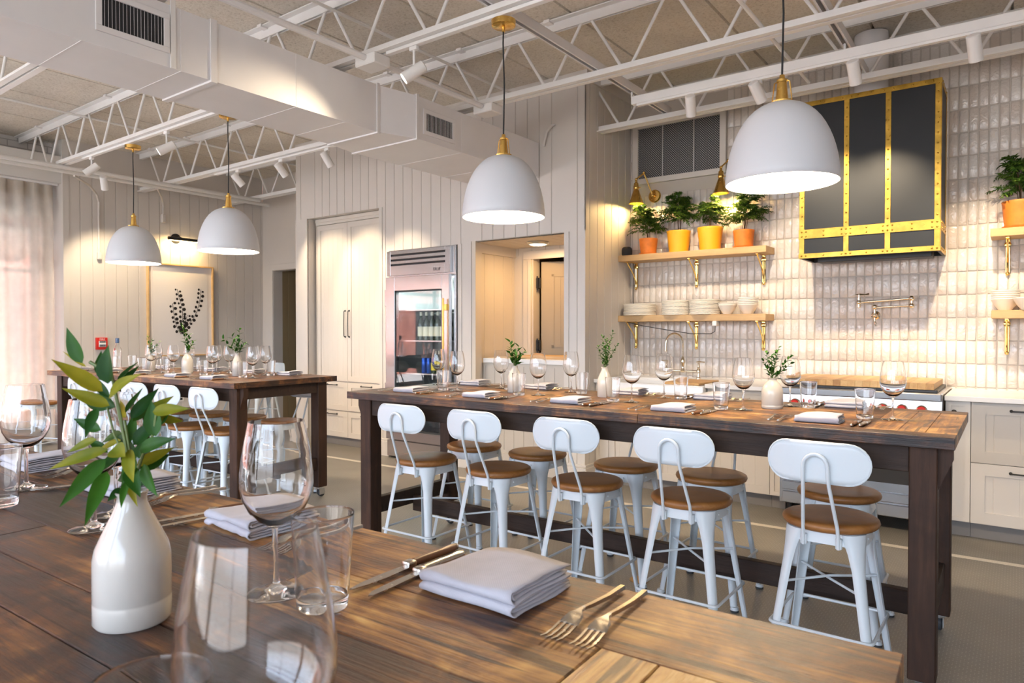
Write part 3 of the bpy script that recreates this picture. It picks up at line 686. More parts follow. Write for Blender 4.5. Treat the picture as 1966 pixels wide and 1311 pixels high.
# track spotlight heads: adapter, stem, can, lens
M['lens'] = emit('spot_lens', (1.0, 0.86, 0.66), 30.0)
M['lensoff'] = pm('spot_lens_dark', (0.25, 0.22, 0.18), 0.2)
def head(x, y, ztop, aim, label, power=0.0, size=0.9, blend=0.5, lit=True, stem=0.05, col=(1.0, 0.80, 0.55)):
    t = thing('track_spotlight', label, 'spotlight', (x, y, ztop), 0, 'white track spotlights under the ceiling')
    m = MB(); m.box(-0.03, 0.03, -0.014, 0.014, -0.025, 0, 0.003); m.build('adapter', M['steelwhite'], t, smooth=False)
    d = (Vector(aim)-Vector((x, y, ztop-stem-0.07))).normalized()
    c0 = Vector((0, 0, -stem-0.055))
    m = MB(); m.tube([(0, 0, -0.02), (0, 0, -stem-0.03), tuple(c0-d*0.01)], 0.008, 8); m.build('stem', M['steelwhite'], t)
    q = d.to_track_quat('Z', 'Y').to_matrix().to_4x4()
    m = MB(); m.lathe([(0, -0.075), (0.030, -0.075), (0.036, -0.07), (0.037, 0.075), (0.033, 0.076), (0.032, 0.06), (0, 0.06)], c0, 20, q); m.build('can', M['steelwhite'], t)
    m = MB(); m.lathe([(0, 0.063), (0.030, 0.063)], c0, 20, q); m.build('lens', M['lens'] if lit else M['lensoff'], t)
    if power:
        L = bpy.data.lights.new('spot_lamp', 'SPOT'); L.energy = power; L.color = col; L.spot_size = size; L.spot_blend = blend; L.shadow_soft_size = 0.025
        o = bpy.data.objects.new('spot_lamp', L); COL.objects.link(o); o.parent = t
        o.location = c0+d*0.08; o.rotation_euler = d.to_track_quat('-Z', 'Y').to_euler()
    return t
# ================================================================== TABLES
TZ = 0.975
def make_table(name, label, loc, rz, L=3.09, W=0.925, tone=None, seed=1):
    """local origin: centre of table at the floor; long axis x"""
    t = thing(name, label, 'table', loc, rz)
    rr = random.Random(seed); m = MB(); th = 0.042; hx, hy = L/2, W/2; E = 0.29
    tones = []
    rows = []
    y = -hy
    while y < hy-1e-6:
        wd = rr.uniform(0.085, 0.15)
        if hy-(y+wd) < 0.07: wd = hy-y
        rows.append((y, y+wd)); y += wd
    def plank(x0, x1, y0, y1, mi):
        n0 = len(m.bm.faces); m.mi = mi
        g = 0.0006
        jz = rr.uniform(-0.0007, 0.0007)
        m.box(x0+g, x1-g, y0+g, y1-g, TZ-th, TZ+min(0, jz), 0.0015)
        m.bm.faces.ensure_lookup_table()
        v = tone((x0+x1)/2, (y0+y1)/2, rr) if tone else rr.uniform(-0.10, 0.08)
        for f in m.bm.faces[n0:]: tones.append((f, v))
    for i, (y0, y1) in enumerate(rows):
        cuts = [-hx+E]
        edge = (i == 0 or i == len(rows)-1)
        if edge: cuts = [-hx]
        x = cuts[0]; end = hx if edge else hx-E
        while True:
            stp = rr.uniform(0.55, 1.25) if not edge else rr.uniform(1.4, 2.2)
            if x+stp > end-0.35: break
            x += stp; cuts.append(x)
        cuts.append(end)
        for a, b_ in zip(cuts, cuts[1:]): plank(a, b_, y0, y1, 0)
    # end boards with grain across
    for s in (-1, 1):
        x = hx
        while x > hx-E+1e-6:
            wd = rr.uniform(0.08, 0.14)
            if (x-wd)-(hx-E) < 0.05: wd = x-(hx-E)
            a, b_ = sorted((s*x, s*(x-wd))); plank(a, b_, rows[0][1], rows[-1][0], 1); x -= wd
    m.bm.faces.ensure_lookup_table()
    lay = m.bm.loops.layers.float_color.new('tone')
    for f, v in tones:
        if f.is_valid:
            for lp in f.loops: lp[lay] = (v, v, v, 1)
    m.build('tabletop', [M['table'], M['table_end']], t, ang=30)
    lx0, ly0 = hx-0.005, hy-0.058
    LX, LY = 0.088, 0.092
    for sx in (-1, 1):
        for sy in (-1, 1):
            m = MB(); x0, x1 = sorted((sx*(lx0-0.05), sx*(lx0-0.05-LX))); y0, y1 = sorted((sy*ly0, sy*(ly0-LY)))
            m.box(x0, x1, y0, y1, 0.085, TZ-th, 0.004); o = m.build('leg', M['leg'], t)
            cx, cy = (x0+x1)/2, (y0+y1)/2
            # caster under the leg
            cm = MB(); cm.box(cx-0.03, cx+0.03, cy-0.03, cy+0.03, 0.079, 0.086)
            cm.cone((cx, cy, 0.066), (cx, cy, 0.08), 0.024, 0.026, 14)
            cm.box(cx-0.019, cx-0.016, cy-0.012, cy+0.04, 0.02, 0.07); cm.box(cx+0.016, cx+0.019, cy-0.012, cy+0.04, 0.02, 0.07)
            k = cm.build('caster', M['zinc'], t)
            wm = MB(); wm.lathe([(0, -0.013), (0.026, -0.013), (0.032, -0.008), (0.032, 0.008), (0.026, 0.013), (0, 0.013)], (cx, cy+0.02, 0.032), 20, Matrix.Rotation(PI/2, 4, 'Y')); wm.build('wheel', M['rubber'], k)
    ix = lx0-0.05
    for sy in (-1, 1):
        m = MB(); y0, y1 = sorted((sy*(ly0-0.012), sy*(ly0-0.045))); m.box(-ix+LX, ix-LX, y0, y1, 0.832, TZ-th, 0.003); m.build('apron', M['beam'], t)
    for sx in (-1, 1):
        m = MB(); x0, x1 = sorted((sx*(ix-0.012), sx*(ix-0.045))); m.box(x0, x1, -ly0+LY, ly0-LY, 0.845, TZ-th, 0.003); m.build('apron', M['beam'], t)
        m = MB(); x0, x1 = sorted((sx*(ix-0.02), sx*(ix-0.065))); m.box(x0, x1, -ly0+LY, ly0-LY, 0.225, 0.322, 0.003); m.build('stretcher', M['beam'], t)
        # sloped brace under the end of the top
        for sy in (-1,):
            m = MB(); m.prism([(0, 0), (-0.012, 0), (-0.012, -0.16), (0, -0.16), (0.045, -0.05), (0.045, 0)], -0.02, 0.02,
                              Matrix.Translation((sx*ix, sy*(ly0-0.046), TZ-th)) @ Matrix(((sx, 0, 0, 0), (0, 0, 1, 0), (0, 1, 0, 0), (0, 0, 0, 1))))
            m.build('brace', M['leg'], t)
    m = MB(); m.box(-ix+0.065, ix-0.065, -0.022, 0.022, 0.180, 0.278, 0.003); m.build('stretcher', M['beam'], t)
    return t
def frame(corner, ang, L, W, which):
    a = math.radians(ang); u = Vector((math.cos(a), math.sin(a), 0)); v = Vector((-u.y, u.x, 0)); c = Vector((*corner, 0))
    ctr = c - u*L/2 + (v*W/2 if which == 'FR' else -v*W/2)
    return ctr, a, u, v
CB, AB, uB, vB = frame((-0.171, 2.762), 0.55, 3.09, 0.925, 'FR')
CC, AC, uC, vC = frame((-4.393, 2.686), 3.2, 2.80, 0.945, 'FR')
CA, AA, uA, vA = frame((-0.101, 0.885), 1.88, 3.09, 0.925, 'BR')
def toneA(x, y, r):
    # right end lightened in tone for the lamplight; back edge honey-coloured, elsewhere dark red-brown
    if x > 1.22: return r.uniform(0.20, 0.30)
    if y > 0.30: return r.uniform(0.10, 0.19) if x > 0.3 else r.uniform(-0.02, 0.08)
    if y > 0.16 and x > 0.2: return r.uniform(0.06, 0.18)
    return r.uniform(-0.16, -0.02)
def toneB(x, y, r):
    if x > 1.25: return r.uniform(0.10, 0.18)
    if y < -0.36: return r.uniform(-0.18, -0.10)
    return r.uniform(-0.04, 0.08) if x > 0 else r.uniform(-0.14, 0.0)
def toneC(x, y, r):
    if y < -0.36: return 0.02
    return r.uniform(-0.14, -0.02)
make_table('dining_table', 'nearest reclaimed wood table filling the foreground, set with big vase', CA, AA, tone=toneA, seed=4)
make_table('dining_table', 'long reclaimed wood table before the kitchen with five near stools', CB, AB, tone=toneB, seed=8)
make_table('dining_table', 'reclaimed wood table at left before the framed botanical print', CC, AC, 2.80, 0.945, tone=toneC, seed=3)

# ================================================================== STOOLS
def make_stool():
    t = thing('counter_stool', 'x', 'stool')
    m = MB()
    m.lathe([(0, 0.574), (0.150, 0.574), (0.165, 0.576), (0.174, 0.583), (0.178, 0.593), (0.175, 0.603), (0.166, 0.609), (0.150, 0.6105), (0.06, 0.608), (0, 0.607)], (0, 0, 0), 40)
    m.build('seat', M['seat'], t, ang=50)
    # band under the seat, a square ring with rounded corners
    def rr_pts(h, r, z, n=6):
        P = []
        for k in range(4):
            a0 = k*PI/2; cx, cy = (h-r)*(1 if k in (0, 3) else -1), (h-r)*(1 if k in (0, 1) else -1)
            for i in range(n+1):
                a = a0+i*PI/2/n; P.append((cx+r*math.cos(a), cy+r*math.sin(a), z))
        return P
    m = MB()
    a_, b_ = rr_pts(0.140, 0.10, 0.574), rr_pts(0.147, 0.095, 0.530)
    ai, bi = rr_pts(0.136, 0.096, 0.574), rr_pts(0.143, 0.091, 0.530)
    n = len(a_); rings = [[m.bm.verts.new(p) for p in q] for q in (a_, b_, bi, ai)]
    for j in range(4):
        A, B = rings[j], rings[(j+1) % 4]
        for i in range(n): m.bm.faces.new((A[i], A[(i+1) % n], B[(i+1) % n], B[i]))
    for k in range(4):
        for s in (-0.055, 0.055):
            ang = k*PI/2; p = Vector((0.1445, s, 0.552)); p.rotate(Euler((0, 0, ang))); q = Vector((0.149, s, 0.552)); q.rotate(Euler((0, 0, ang))); m.cone(p, q, 0.005, 0.003, 8)
    m.build('seat_frame', M['stool'], t)
    top, foot = 0.112, 0.190
    for sx, sy in ((1, 1), (-1, 1), (-1, -1), (1, -1)):
        m = MB(); rings = []; d = Vector((sx, sy, 0)).normalized(); wv = Vector((-d.y, d.x, 0))
        for z, w, dp in ((0.573, 0.050, 0.020), (0.545, 0.046, 0.022), (0.50, 0.034, 0.021), (0.44, 0.026, 0.020), (0.30, 0.0225, 0.018), (0.10, 0.019, 0.016), (0.022, 0.018, 0.015)):
            f = (0.573-z)/(0.573-0.0); c = Vector((sx, sy, 0))*(top+(foot-top)*f) + Vector((0, 0, z))
            P = []
            for i in range(9):
                a = -PI/2+PI*i/8; P.append(c + wv*math.sin(a)*w + d*(math.cos(a)*dp-dp*0.4))
            for i in range(9):
                a = PI/2-PI*i/8; P.append(c + wv*math.sin(a)*(w-0.0035) + d*(math.cos(a)*(dp-0.003)-dp*0.4-0.001))
            rings.append([m.bm.verts.new(p) for p in P])
        for A, B in zip(rings, rings[1:]):
            for i in range(18): m.bm.faces.new((A[i], A[(i+1) % 18], B[(i+1) % 18], B[i]))
        m.bm.faces.new(rings[0]); m.bm.faces.new(rings[-1])
        o = m.build('leg', M['stool'], t)
        m = MB(); c = Vector((sx*foot*0.995, sy*foot*0.995, 0)); m.cone(c+Vector((0, 0, 0.010)), c+Vector((0, 0, 0.024)), 0.021, 0.018, 14); m.build('foot_collar', M['stool'], o)
        m = MB(); m.cone(c+Vector((0, 0, 0.0)), c+Vector((0, 0, 0.010)), 0.020, 0.020, 14); m.build('foot_cap', M['rubber'], o)
    m = MB(); m.tube([Vector(p) for p in rr_pts(0.183, 0.022, 0.200, 4)], 0.0062, 8, closed=True); m.build('footrest_ring', M['stool'], t)
    m = MB()
    for s in (1, -1):
        e = top+(foot-top)*(0.573-0.355)/0.573
        m.tube([(e, s*e, 0.355), (0, 0, 0.36+0.006*s), (-e, -s*e, 0.355)], 0.0052, 8)
    m.build('cross_brace', M['stool'], t)
    # back support: one bent rod, arch behind the back plate
    pts = []
    for s in (-1, 1):
        leg = [(s*0.062, -0.156, 0.520), (s*0.062, -0.160, 0.560), (s*0.061, -0.168, 0.598), (s*0.058, -0.182, 0.632), (s*0.045, -0.238, 0.770), (s*0.0435, -0.246, 0.80), (s*0.0430, -0.249, 0.835)]
        pts.append(leg)
    arch = [(-0.043*math.cos(PI*i/10), -0.250-0.004*math.sin(PI*i/10), 0.838+0.047*math.sin(PI*i/10)) for i in range(1, 10)]
    m = MB(); m.tube(pts[0]+arch+pts[1][::-1], 0.0068, 10)
    for s in (-1, 1): m.box(s*0.062-0.011, s*0.062+0.011, -0.157, -0.135, 0.520, 0.560, 0.002)
    m.build('back_support', M['stool'], t)
    # back plate: rounded pill, curved round the sitter, rolled rim
    m = MB(); HW, HH = 0.182, 0.074; zc = 0.853
    def bp(x, z, off=0.0):
        return Vector((x*0.985, -0.238+0.9*x*x+off, zc+z))
    nx, nz = 22, 8; outer = []
    def lim(x):
        ax = abs(x); e = HW-HH
        if ax <= e: return HH - 0.012*(1-ax/e)*0
        return math.sqrt(max(0, HH*HH-(ax-e)**2))
    P = []
    for i in range(nx+1):
        x = -HW*math.cos(PI*i/nx); h = max(lim(x), 0.0008); P.append([bp(x, h*(-1+2*j/nz)) for j in range(nz+1)])
    m.grid(P)
    o = m.build('back_plate', M['stool'], t); md = o.modifiers.new('thick', 'SOLIDIFY'); md.thickness = 0.0035; md.offset = 0
    m = MB(); loop = []
    e = HW-HH
    for i in range(13): a = -PI/2+PI*i/12; loop.append(bp(e+HH*math.cos(a), HH*math.sin(a)))
    for i in range(13): a = PI/2+PI*i/12; loop.append(bp(-e+HH*math.cos(a), HH*math.sin(a)))
    m.tube(loop, 0.0042, 6, closed=True); m.build('back_rim', M['stool'], t)
    return t
stool0 = make_stool(); used = [False]
def stool(x, y, rz, label, group):
    if not used[0]:
        used[0] = True; stool0.location = (x, y, 0); stool0.rotation_euler = (0, 0, rz); stool0['label'] = label; stool0['group'] = group; return stool0
    return dup(stool0, (x, y, 0), rz, label, group)
for i, (x, y, dr) in enumerate([(-2.776, 2.915, 0.02), (-2.256, 2.93, -0.015), (-1.714, 2.945, 0.01), (-1.175, 2.94, 0.0), (-0.598, 2.94, -0.01)]):
    stool(x, y, dr, 'white metal stool with wood seat, %s from left on near side of kitchen table' % ORD[i], 'white stools on the near side of the kitchen table')
for i, (x, y, dr) in enumerate([(-2.84, 3.43, 0.02), (-2.35, 3.44, -0.02), (-1.755, 3.44, 0.03), (-1.268, 3.44, -0.01), (-0.665, 3.442, 0.01)]):
    stool(x, y, PI+dr, 'white metal stool, %s from left on far kitchen side of kitchen table' % ORD[i], 'white stools on the kitchen side of the kitchen table')
def atC(lx, ly): return CC + uC*(lx-1.40) + vC*(ly-0.4725)
for i, px in enumerate((0.60, 1.06, 1.51, 1.98, 2.45)):
    p = atC(px, 0.20); stool(p.x, p.y, AC+R.uniform(-0.05, 0.05), 'white metal stool, %s from left on near side of left table' % ORD[i], 'white stools on the near side of the left table')
for i, (px, ly) in enumerate(((0.42, 0.72), (0.93, 0.72), (1.40, 0.73), (1.88, 0.74), (2.38, 0.73))):
    p = atC(px, ly); stool(p.x, p.y, AC+PI+R.uniform(-0.05, 0.05), 'white metal stool, %s from left on far wall side of left table' % ORD[i], 'white stools on the far side of the left table')
stool(-7.66, 5.08, PI-0.2, 'white metal stool standing behind the left table beside the doorway', 'stools standing apart')
def make_backless():
    t = dup(stool0, (-8.15, 2.78, 0), 0.4, 'white backless stool standing alone by the sheer curtain', 'stools standing apart')
    for ch in list(t.children):
        if ch.name.split('.')[0] in ('back_support', 'back_plate', 'back_rim'): bpy.data.objects.remove(ch)
    t.location.z = 0; return t
make_backless()

# ================================================================== PENDANTS
M['bulb'] = emit('lamp_bulb', (1.0, 0.82, 0.58), 40.0)
def pendant(x, y, label, power=50, zr=1.962, canopy_z=3.038):
    t = thing('pendant_lamp', label, 'pendant lamp', (x, y, zr), 0, 'white dome pendant lamps with brass tops')
    Rr, H = 0.228, 0.338
    prof = []
    for i in range(15):
        a = (PI/2)*i/14
        prof.append((Rr*(math.cos(a)**0.80) if i < 14 else 0.026, H*math.sin(a)**1.10))
    outer = [(Rr-0.003, 0.0)]+[(max(r, 0.026), z+0.002) for r, z in prof]
    m = MB(); m.lathe(outer, (0, 0, 0), 56); m.build('shade', M['shade'], t, ang=60)
    inner = [(Rr-0.003, 0.0)]+[(max(r-0.006, 0.0), max(z-0.006, 0.002)) for r, z in prof[:-1]]+[(0, H-0.006)]
    m = MB(); m.lathe(inner, (0, 0, 0), 56); m.build('shade_lining', M['shadein'], t, ang=60)
    m = MB(); m.lathe([(0, H), (0.044, H), (0.046, H+0.006), (0.030, H+0.010), (0.026, H+0.012), (0.019, H+0.085), (0.022, H+0.088), (0.022, H+0.098), (0.012, H+0.102), (0.010, H+0.118), (0.004, H+0.12), (0, H+0.12)], (0, 0, 0), 24)
    for s in (-1, 1): m.tube([(s*0.040, 0, H+0.008), (s*0.038, 0, H+0.03), (s*0.031, 0, H+0.088), (s*0.018, 0, H+0.095)], 0.0028, 6)
    m.build('socket_cap', M['brass'], t)
    zc = canopy_z-zr
    m = MB(); m.tube([(0, 0, H+0.118), (0.004, 0.002, H+0.118+(zc-H)*0.35), (-0.003, 0, H+0.1+(zc-H)*0.7), (0, 0, zc-0.03)], 0.0042, 8); m.build('cord', M['blackcord'], t)
    m = MB(); m.lathe([(0, zc-0.062), (0.008, zc-0.060), (0.009, zc-0.034), (0.058, zc-0.033), (0.066, zc-0.028), (0.068, zc), (0, zc)], (0, 0, 0), 32); m.build('canopy', M['brass'], t)
    m = MB(); m.sphere((0, 0, 0.20), 0.038, 16); m.cone((0, 0, 0.235), (0, 0, H-0.01), 0.017, 0.02, 12); m.build('bulb', M['bulb'], t)
    L = bpy.data.lights.new('pendant_glow', 'POINT'); L.energy = power; L.color = (1.0, 0.80, 0.56); L.shadow_soft_size = 0.04
    o = bpy.data.objects.new('pendant_glow', L); COL.objects.link(o); o.parent = t; o.location = (0, 0, 0.10)
    return t
PEND = []
pendant(-0.815, 3.02, 'largest white dome pendant lamp, hanging before the black hood')
pendant(-2.290, 3.02, 'white dome pendant lamp hanging over the left half of kitchen table')
pendant(-4.998, 3.02, 'white dome pendant lamp before the botanical print, right one of two')
pendant(-6.560, 3.02, 'leftmost white dome pendant lamp, hanging before the left panelled wall')

# ================================================================== DUCT
t = thing('air_duct', 'painted rectangular air duct crossing the room under the joists', 'duct', (0, 0, 0))
m = MB()
A0, A1, B0, B1, ZB, ZTa, ZTb = -4.10, -3.583, -4.155, -3.476, 2.715, 3.04, 3.02
m.box(A0, A1, -2.6, 2.08, ZB, ZTa); m.box(A0, A1, 2.08, 3.285, ZB, ZTa)
P0 = [(A0, 3.285, ZB), (A1, 3.285, ZB), (A1, 3.285, ZTa), (A0, 3.285, ZTa)]; P1 = [(B0, 3.56, ZB), (B1, 3.56, ZB), (B1, 3.56, ZTb), (B0, 3.56, ZTb)]
V0 = [m.bm.verts.new(p) for p in P0]; V1 = [m.bm.verts.new(p) for p in P1]
for i in range(4): m.bm.faces.new((V0[i], V0[(i+1) % 4], V1[(i+1) % 4], V1[i]))
m.box(B0, B1, 3.56, 5.107, ZB, ZTb)
m.build('duct_body', M['duct'], t, smooth=False)
def flange(x0, x1, y, z0, z1, w=0.012, e=0.010):
    m = MB()
    for a, b_ in ((x0-e, x0), (x1, x1+e)): m.box(a, b_, y-w, y+w, z0-e, z1+e)
    for a, b_ in ((z0-e, z0), (z1, z1+e)): m.box(x0, x1, y-w, y+w, a, b_)
    m.build('joint_flange', M['duct'], t, smooth=False)
for y in (2.08,): flange(A0, A1, y, ZB, ZTa, 0.018)
for y in (0.2,): flange(A0, A1, y, ZB, ZTa)
flange(A0, A1, 3.285, ZB, ZTa); flange(B0, B1, 3.56, ZB, ZTb)
for y in (0.95, 1.42, 1.90, 2.62, 3.0, 4.05, 4.6):
    m = MB(); a_, b_, zt = (A0, A1, ZTa) if y < 3.2 else (B0, B1, ZTb)
    m.box(a_, b_+0.002, y-0.003, y+0.003, ZB-0.002, ZB)
    if y not in (1.42, 3.0): m.box(b_, b_+0.002, y-0.003, y+0.003, ZB, zt)
    m.build('seam', M['duct'], t, smooth=False)
m = MB(); m.box(A1, A1+0.008, 1.842, 1.868, ZB+0.0, 3.09); m.build('hanger_strap', M['steelwhite'], t, smooth=False)
m = MB(); m.box(A0-0.008, A0, 1.842, 1.868, ZB, 3.09); m.build('hanger_strap', M['steelwhite'], t, smooth=False)
def vent(x, y0, y1, z0, z1, nb, label):
    v = thing('air_vent', label, 'vent', (x, (y0+y1)/2, (z0+z1)/2), 0)
    hy, hz = (y1-y0)/2, (z1-z0)/2; fr = 0.030
    m = MB(); m.box(0, 0.010, -hy, hy, hz-fr, hz, 0.002); m.box(0, 0.010, -hy, hy, -hz, -hz+fr, 0.002); m.box(0, 0.010, -hy, -hy+fr, -hz+fr, hz-fr, 0.002); m.box(0, 0.010, hy-fr, hy, -hz+fr, hz-fr, 0.002)
    m.build('vent_frame', M['duct'], v, smooth=False)
    m = MB(); m.box(0.0005, 0.0015, -hy+fr, hy-fr, -hz+fr, hz-fr)
    m.build('vent_back', M['dark'], v, smooth=False)
    for i in range(nb):
        y = -hy+fr+(i+0.7)*(2*hy-2*fr)/(nb+0.4)
        m = MB(); m.box(-0.003, 0.003, -0.0007, 0.0007, -hz+fr, hz-fr, 0, Matrix.Translation((0.0060, y, 0)) @ Matrix.Rotation(-0.45, 4, 'Z')); m.build('vent_blade', M['duct'], v, smooth=False)
    return v
vent(A1+0.0005, 1.478, 1.836, 2.785, 2.99, 17, 'large white bar vent on the near section of the duct')
vent(B1+0.0005, 3.62, 3.965, 2.76, 2.945, 20, 'small white bar vent on the far section of the duct')
# ================================================================== HOOD
def rivets(m, pts, n, r=0.0065):
    for p in pts: m.sphere(p, r, 8)
t = thing('range_hood', 'black range hood with riveted brass straps on the tile wall', 'range hood', (0, 0, 0))
HX0, HX1, HY0, HY1, HZ0, HZ1 = -1.362, -0.443, 5.548, 5.958, 1.892, 3.075
m = MB()
m.box(HX0, HX1, HY0, HY1, 2.10, HZ1); m.box(HX0, HX1, HY0, HY0+0.02, HZ0, 2.10); m.box(HX0, HX0+0.02, HY0+0.02, HY1, HZ0, 2.10); m.box(HX1-0.02, HX1, HY0+0.02, HY1, HZ0, 2.10); m.box(HX0+0.02, HX1-0.02, HY1-0.02, HY1, HZ0, 2.10)
m.build('hood_body', M['blacksteel'], t, smooth=False)
BW = 0.036; xs = [HX0+BW/2, HX0+0.327, HX1-0.327+0.006, HX1-BW/2]
for i, x in enumerate(xs):
    m = MB(); m.box(x-BW/2, x+BW/2, HY0-0.004, HY0+0.001, HZ0, HZ1, 0.001)
    z = HZ0+0.03; 
    for k in range(13): m.sphere((x, HY0-0.004, HZ0+0.25+k*0.07), 0.0065, 8) if k*0.07+HZ0+0.25 < HZ1 else None
    for z in (HZ0+0.018, HZ0+0.165, HZ0+0.200): m.sphere((x, HY0-0.010, z), 0.0065, 8)
    m.build('vertical_strap', M['agedbrass'], t, ang=40)
for z, h in ((HZ0, 0.036), (HZ0+0.148, 0.070), (HZ1-0.036, 0.036)):
    m = MB(); m.box(HX0-0.002, HX1+0.002, HY0-0.0065, HY0-0.002, z, z+h, 0.001)
    m.box(HX1-0.001, HX1+0.004, HY0-0.0065, HY1, z, z+h, 0.001); m.box(HX0-0.004, HX0+0.001, HY0-0.0065, HY1, z, z+h, 0.001)
    zz = (z+0.018,) if h < 0.05 else (z+0.018, z+0.052)
    for q in zz:
        for x in xs:
            for dx in (-0.03, 0.03):
                if HX0 < x+dx < HX1: m.sphere((x+dx, HY0-0.0065, q), 0.0065, 8)
        for a, b_ in zip(xs, xs[1:]): m.sphere(((a+b_)/2, HY0-0.0065, q), 0.0065, 8)
        for y in (HY0+0.03, HY0+0.1, HY0+0.2, HY0+0.32): m.sphere((HX1+0.004, y, q), 0.0065, 8)
    m.build('horizontal_band', M['agedbrass'], t, ang=40)
m = MB(); m.box(HX1-0.0005, HX1+0.003, HY0-0.004, HY0+BW, HZ0, HZ1, 0.001); m.box(HX1-0.0005, HX1+0.003, HY1-BW, HY1, HZ0, HZ1, 0.001)
m.build('corner_strap', M['agedbrass'], t, smooth=False)
m = MB(); m.box(HX0+0.02, HX1-0.02, HY0+0.02, HY1-0.02, HZ0+0.03, HZ0+0.035)
m.box(HX0+0.10, HX1-0.06, HY0+0.14, HY0+0.30, HZ0-0.025, HZ0+0.03, 0.004); m.build('filter_tray', M['black'], t, smooth=False)
m = MB(); m.box(HX0+0.03, HX1-0.03, HY0+0.04, HY0+0.06, HZ0+0.004, HZ0+0.02); m.build('light_rail', M['steel'], t, smooth=False)
for x in (-1.08, -0.72):
    m = MB(); m.cone((x, HY0+0.17, HZ0-0.026), (x, HY0+0.17, HZ0-0.020), 0.008); m.build('lamp', M['polbrass'], t)
m = MB(); m.lathe([(0.115, HZ1+0.001), (0.115, 3.565)], (-0.915, 5.79, 0), 40); m.build('exhaust_pipe', M['duct'], None); e_ = bpy.context.scene.objects[-1] if False else None
ex = [o for o in COL.objects if o.name.startswith('exhaust_pipe')][0]; tag(ex, 'round painted exhaust duct rising from the black hood to the ceiling', 'duct')

# ================================================================== TILE WALL FITTINGS
t = thing('wall_grille', 'perforated dark grille in a pale frame high on the tile wall', 'grille', (-2.517, 5.95, 3.0))
m = MB(); hx, z0, z1 = 0.392, -0.232, 0.236
m.box(-hx-0.055, -hx, -0.02, 0.02, z0-0.05, z1+0.03, 0.002); m.box(hx, hx+0.055, -0.02, 0.02, z0-0.05, z1+0.03, 0.002); m.box(-hx, hx, -0.02, 0.02, z0-0.05, z0, 0.002); m.box(-hx, hx, -0.02, 0.02, z1, z1+0.03, 0.002)
m.build('grille_frame', M['wall'], t, smooth=False)
m = MB(); m.box(-hx, hx, 0.0, 0.008, z0, z1); m.build('perforated_sheet', M['screen'], t, smooth=False)
for x in (-0.147, 0.152):
    m = MB(); m.box(x-0.005, x+0.005, -0.006, 0.0, z0, z1); m.build('mullion', M['zinc'], t, smooth=False)

def shelf(x0, x1, ztop, brx, label, open_right=False):
    t = thing('wall_shelf', label, 'shelf', (x0, YK, ztop), 0, 'oak shelves on brass brackets')
    L = x1-x0; m = MB(); m.box(0, L, -0.245, -0.004, -0.056, 0, 0.003); m.build('shelf_board', M['shelf'], t)
    for bx in brx:
        x = bx-x0; m = MB()
        m.box(x-0.014, x+0.014, -0.012, -0.003, -0.29, -0.056, 0.003); m.box(x-0.012, x+0.012, -0.205, -0.003, -0.064, -0.056, 0.002)
        arc = [(x, -0.195+0.175*math.sin(PI/2*i/8)**1.4*1.0, -0.066-0.19*(i/8)**1.15) for i in range(9)]
        m.tube(arc, 0.0065, 8); m.tube([(x, -0.015, -0.08), (x, -0.014, -0.29)], 0.008, 8)
        m.lathe([(0, 0), (0.021, 0.0), (0.021, 0.008), (0.012, 0.012), (0, 0.012)], (x, -0.012, -0.092), 16, Matrix.Rotation(PI/2, 4, 'X')); m.sphere((x, -0.014, -0.295), 0.014, 10)
        m.build('bracket', M['polbrass'], t)
    return t
shelf(-3.0, -1.66, 2.036, (-2.93, -2.335, -1.745), 'upper oak shelf holding potted plants left of the hood')
shelf(-3.0, -1.66, 1.480, (-2.93, -2.335, -1.745), 'lower oak shelf holding cream plates and bowls left of the hood')
shelf(-0.165, 1.2, 2.036, (-0.07, 0.5, 1.1), 'upper oak shelf at the right edge holding one plant')
shelf(-0.155, 1.2, 1.480, (-0.07, 0.5, 1.1), 'lower oak shelf at the right edge holding cream bowls')

# potted plants on the shelves
def frond(m, base, tip, droop, r, n=9, leaf=0.036, wid=0.0052):
    b, tp = Vector(base), Vector(tip); mid = (b+tp)/2+Vector((0, 0, droop)); pts = []
    for i in range(n+1):
        f = i/n; pts.append(b*(1-f)**2+mid*2*f*(1-f)+tp*f*f)
    m.tube(pts, 0.0012, 3, caps=False)
    for i in range(2, n+1):
        d = (pts[i]-pts[i-1]).normalized(); s = d.cross(Vector((r.uniform(-.4, .4), r.uniform(-.4, .4), 1))).normalized(); f = i/n
        ll = leaf*(0.5+1.0*math.sin(PI*min(1, f*0.95+0.08)))
        for sg in (-1, 1):
            for kk in range(2):
                q = pts[i]-d*0.006*kk; dirv = (s*sg+d*(0.55+0.3*kk)+Vector((0, 0, r.uniform(-.35, .25)))).normalized(); e = q+dirv*ll*r.uniform(0.7, 1.1)
                nrm = dirv.cross(d).normalized(); side = nrm.cross(dirv)*wid*1.0; mdl = (q+e)/2+Vector((0, 0, 0.002))
                v = [m.bm.verts.new(x) for x in (q, mdl+side, e-Vector((0, 0, ll*0.12)), mdl-side)]; m.bm.faces.new(v)
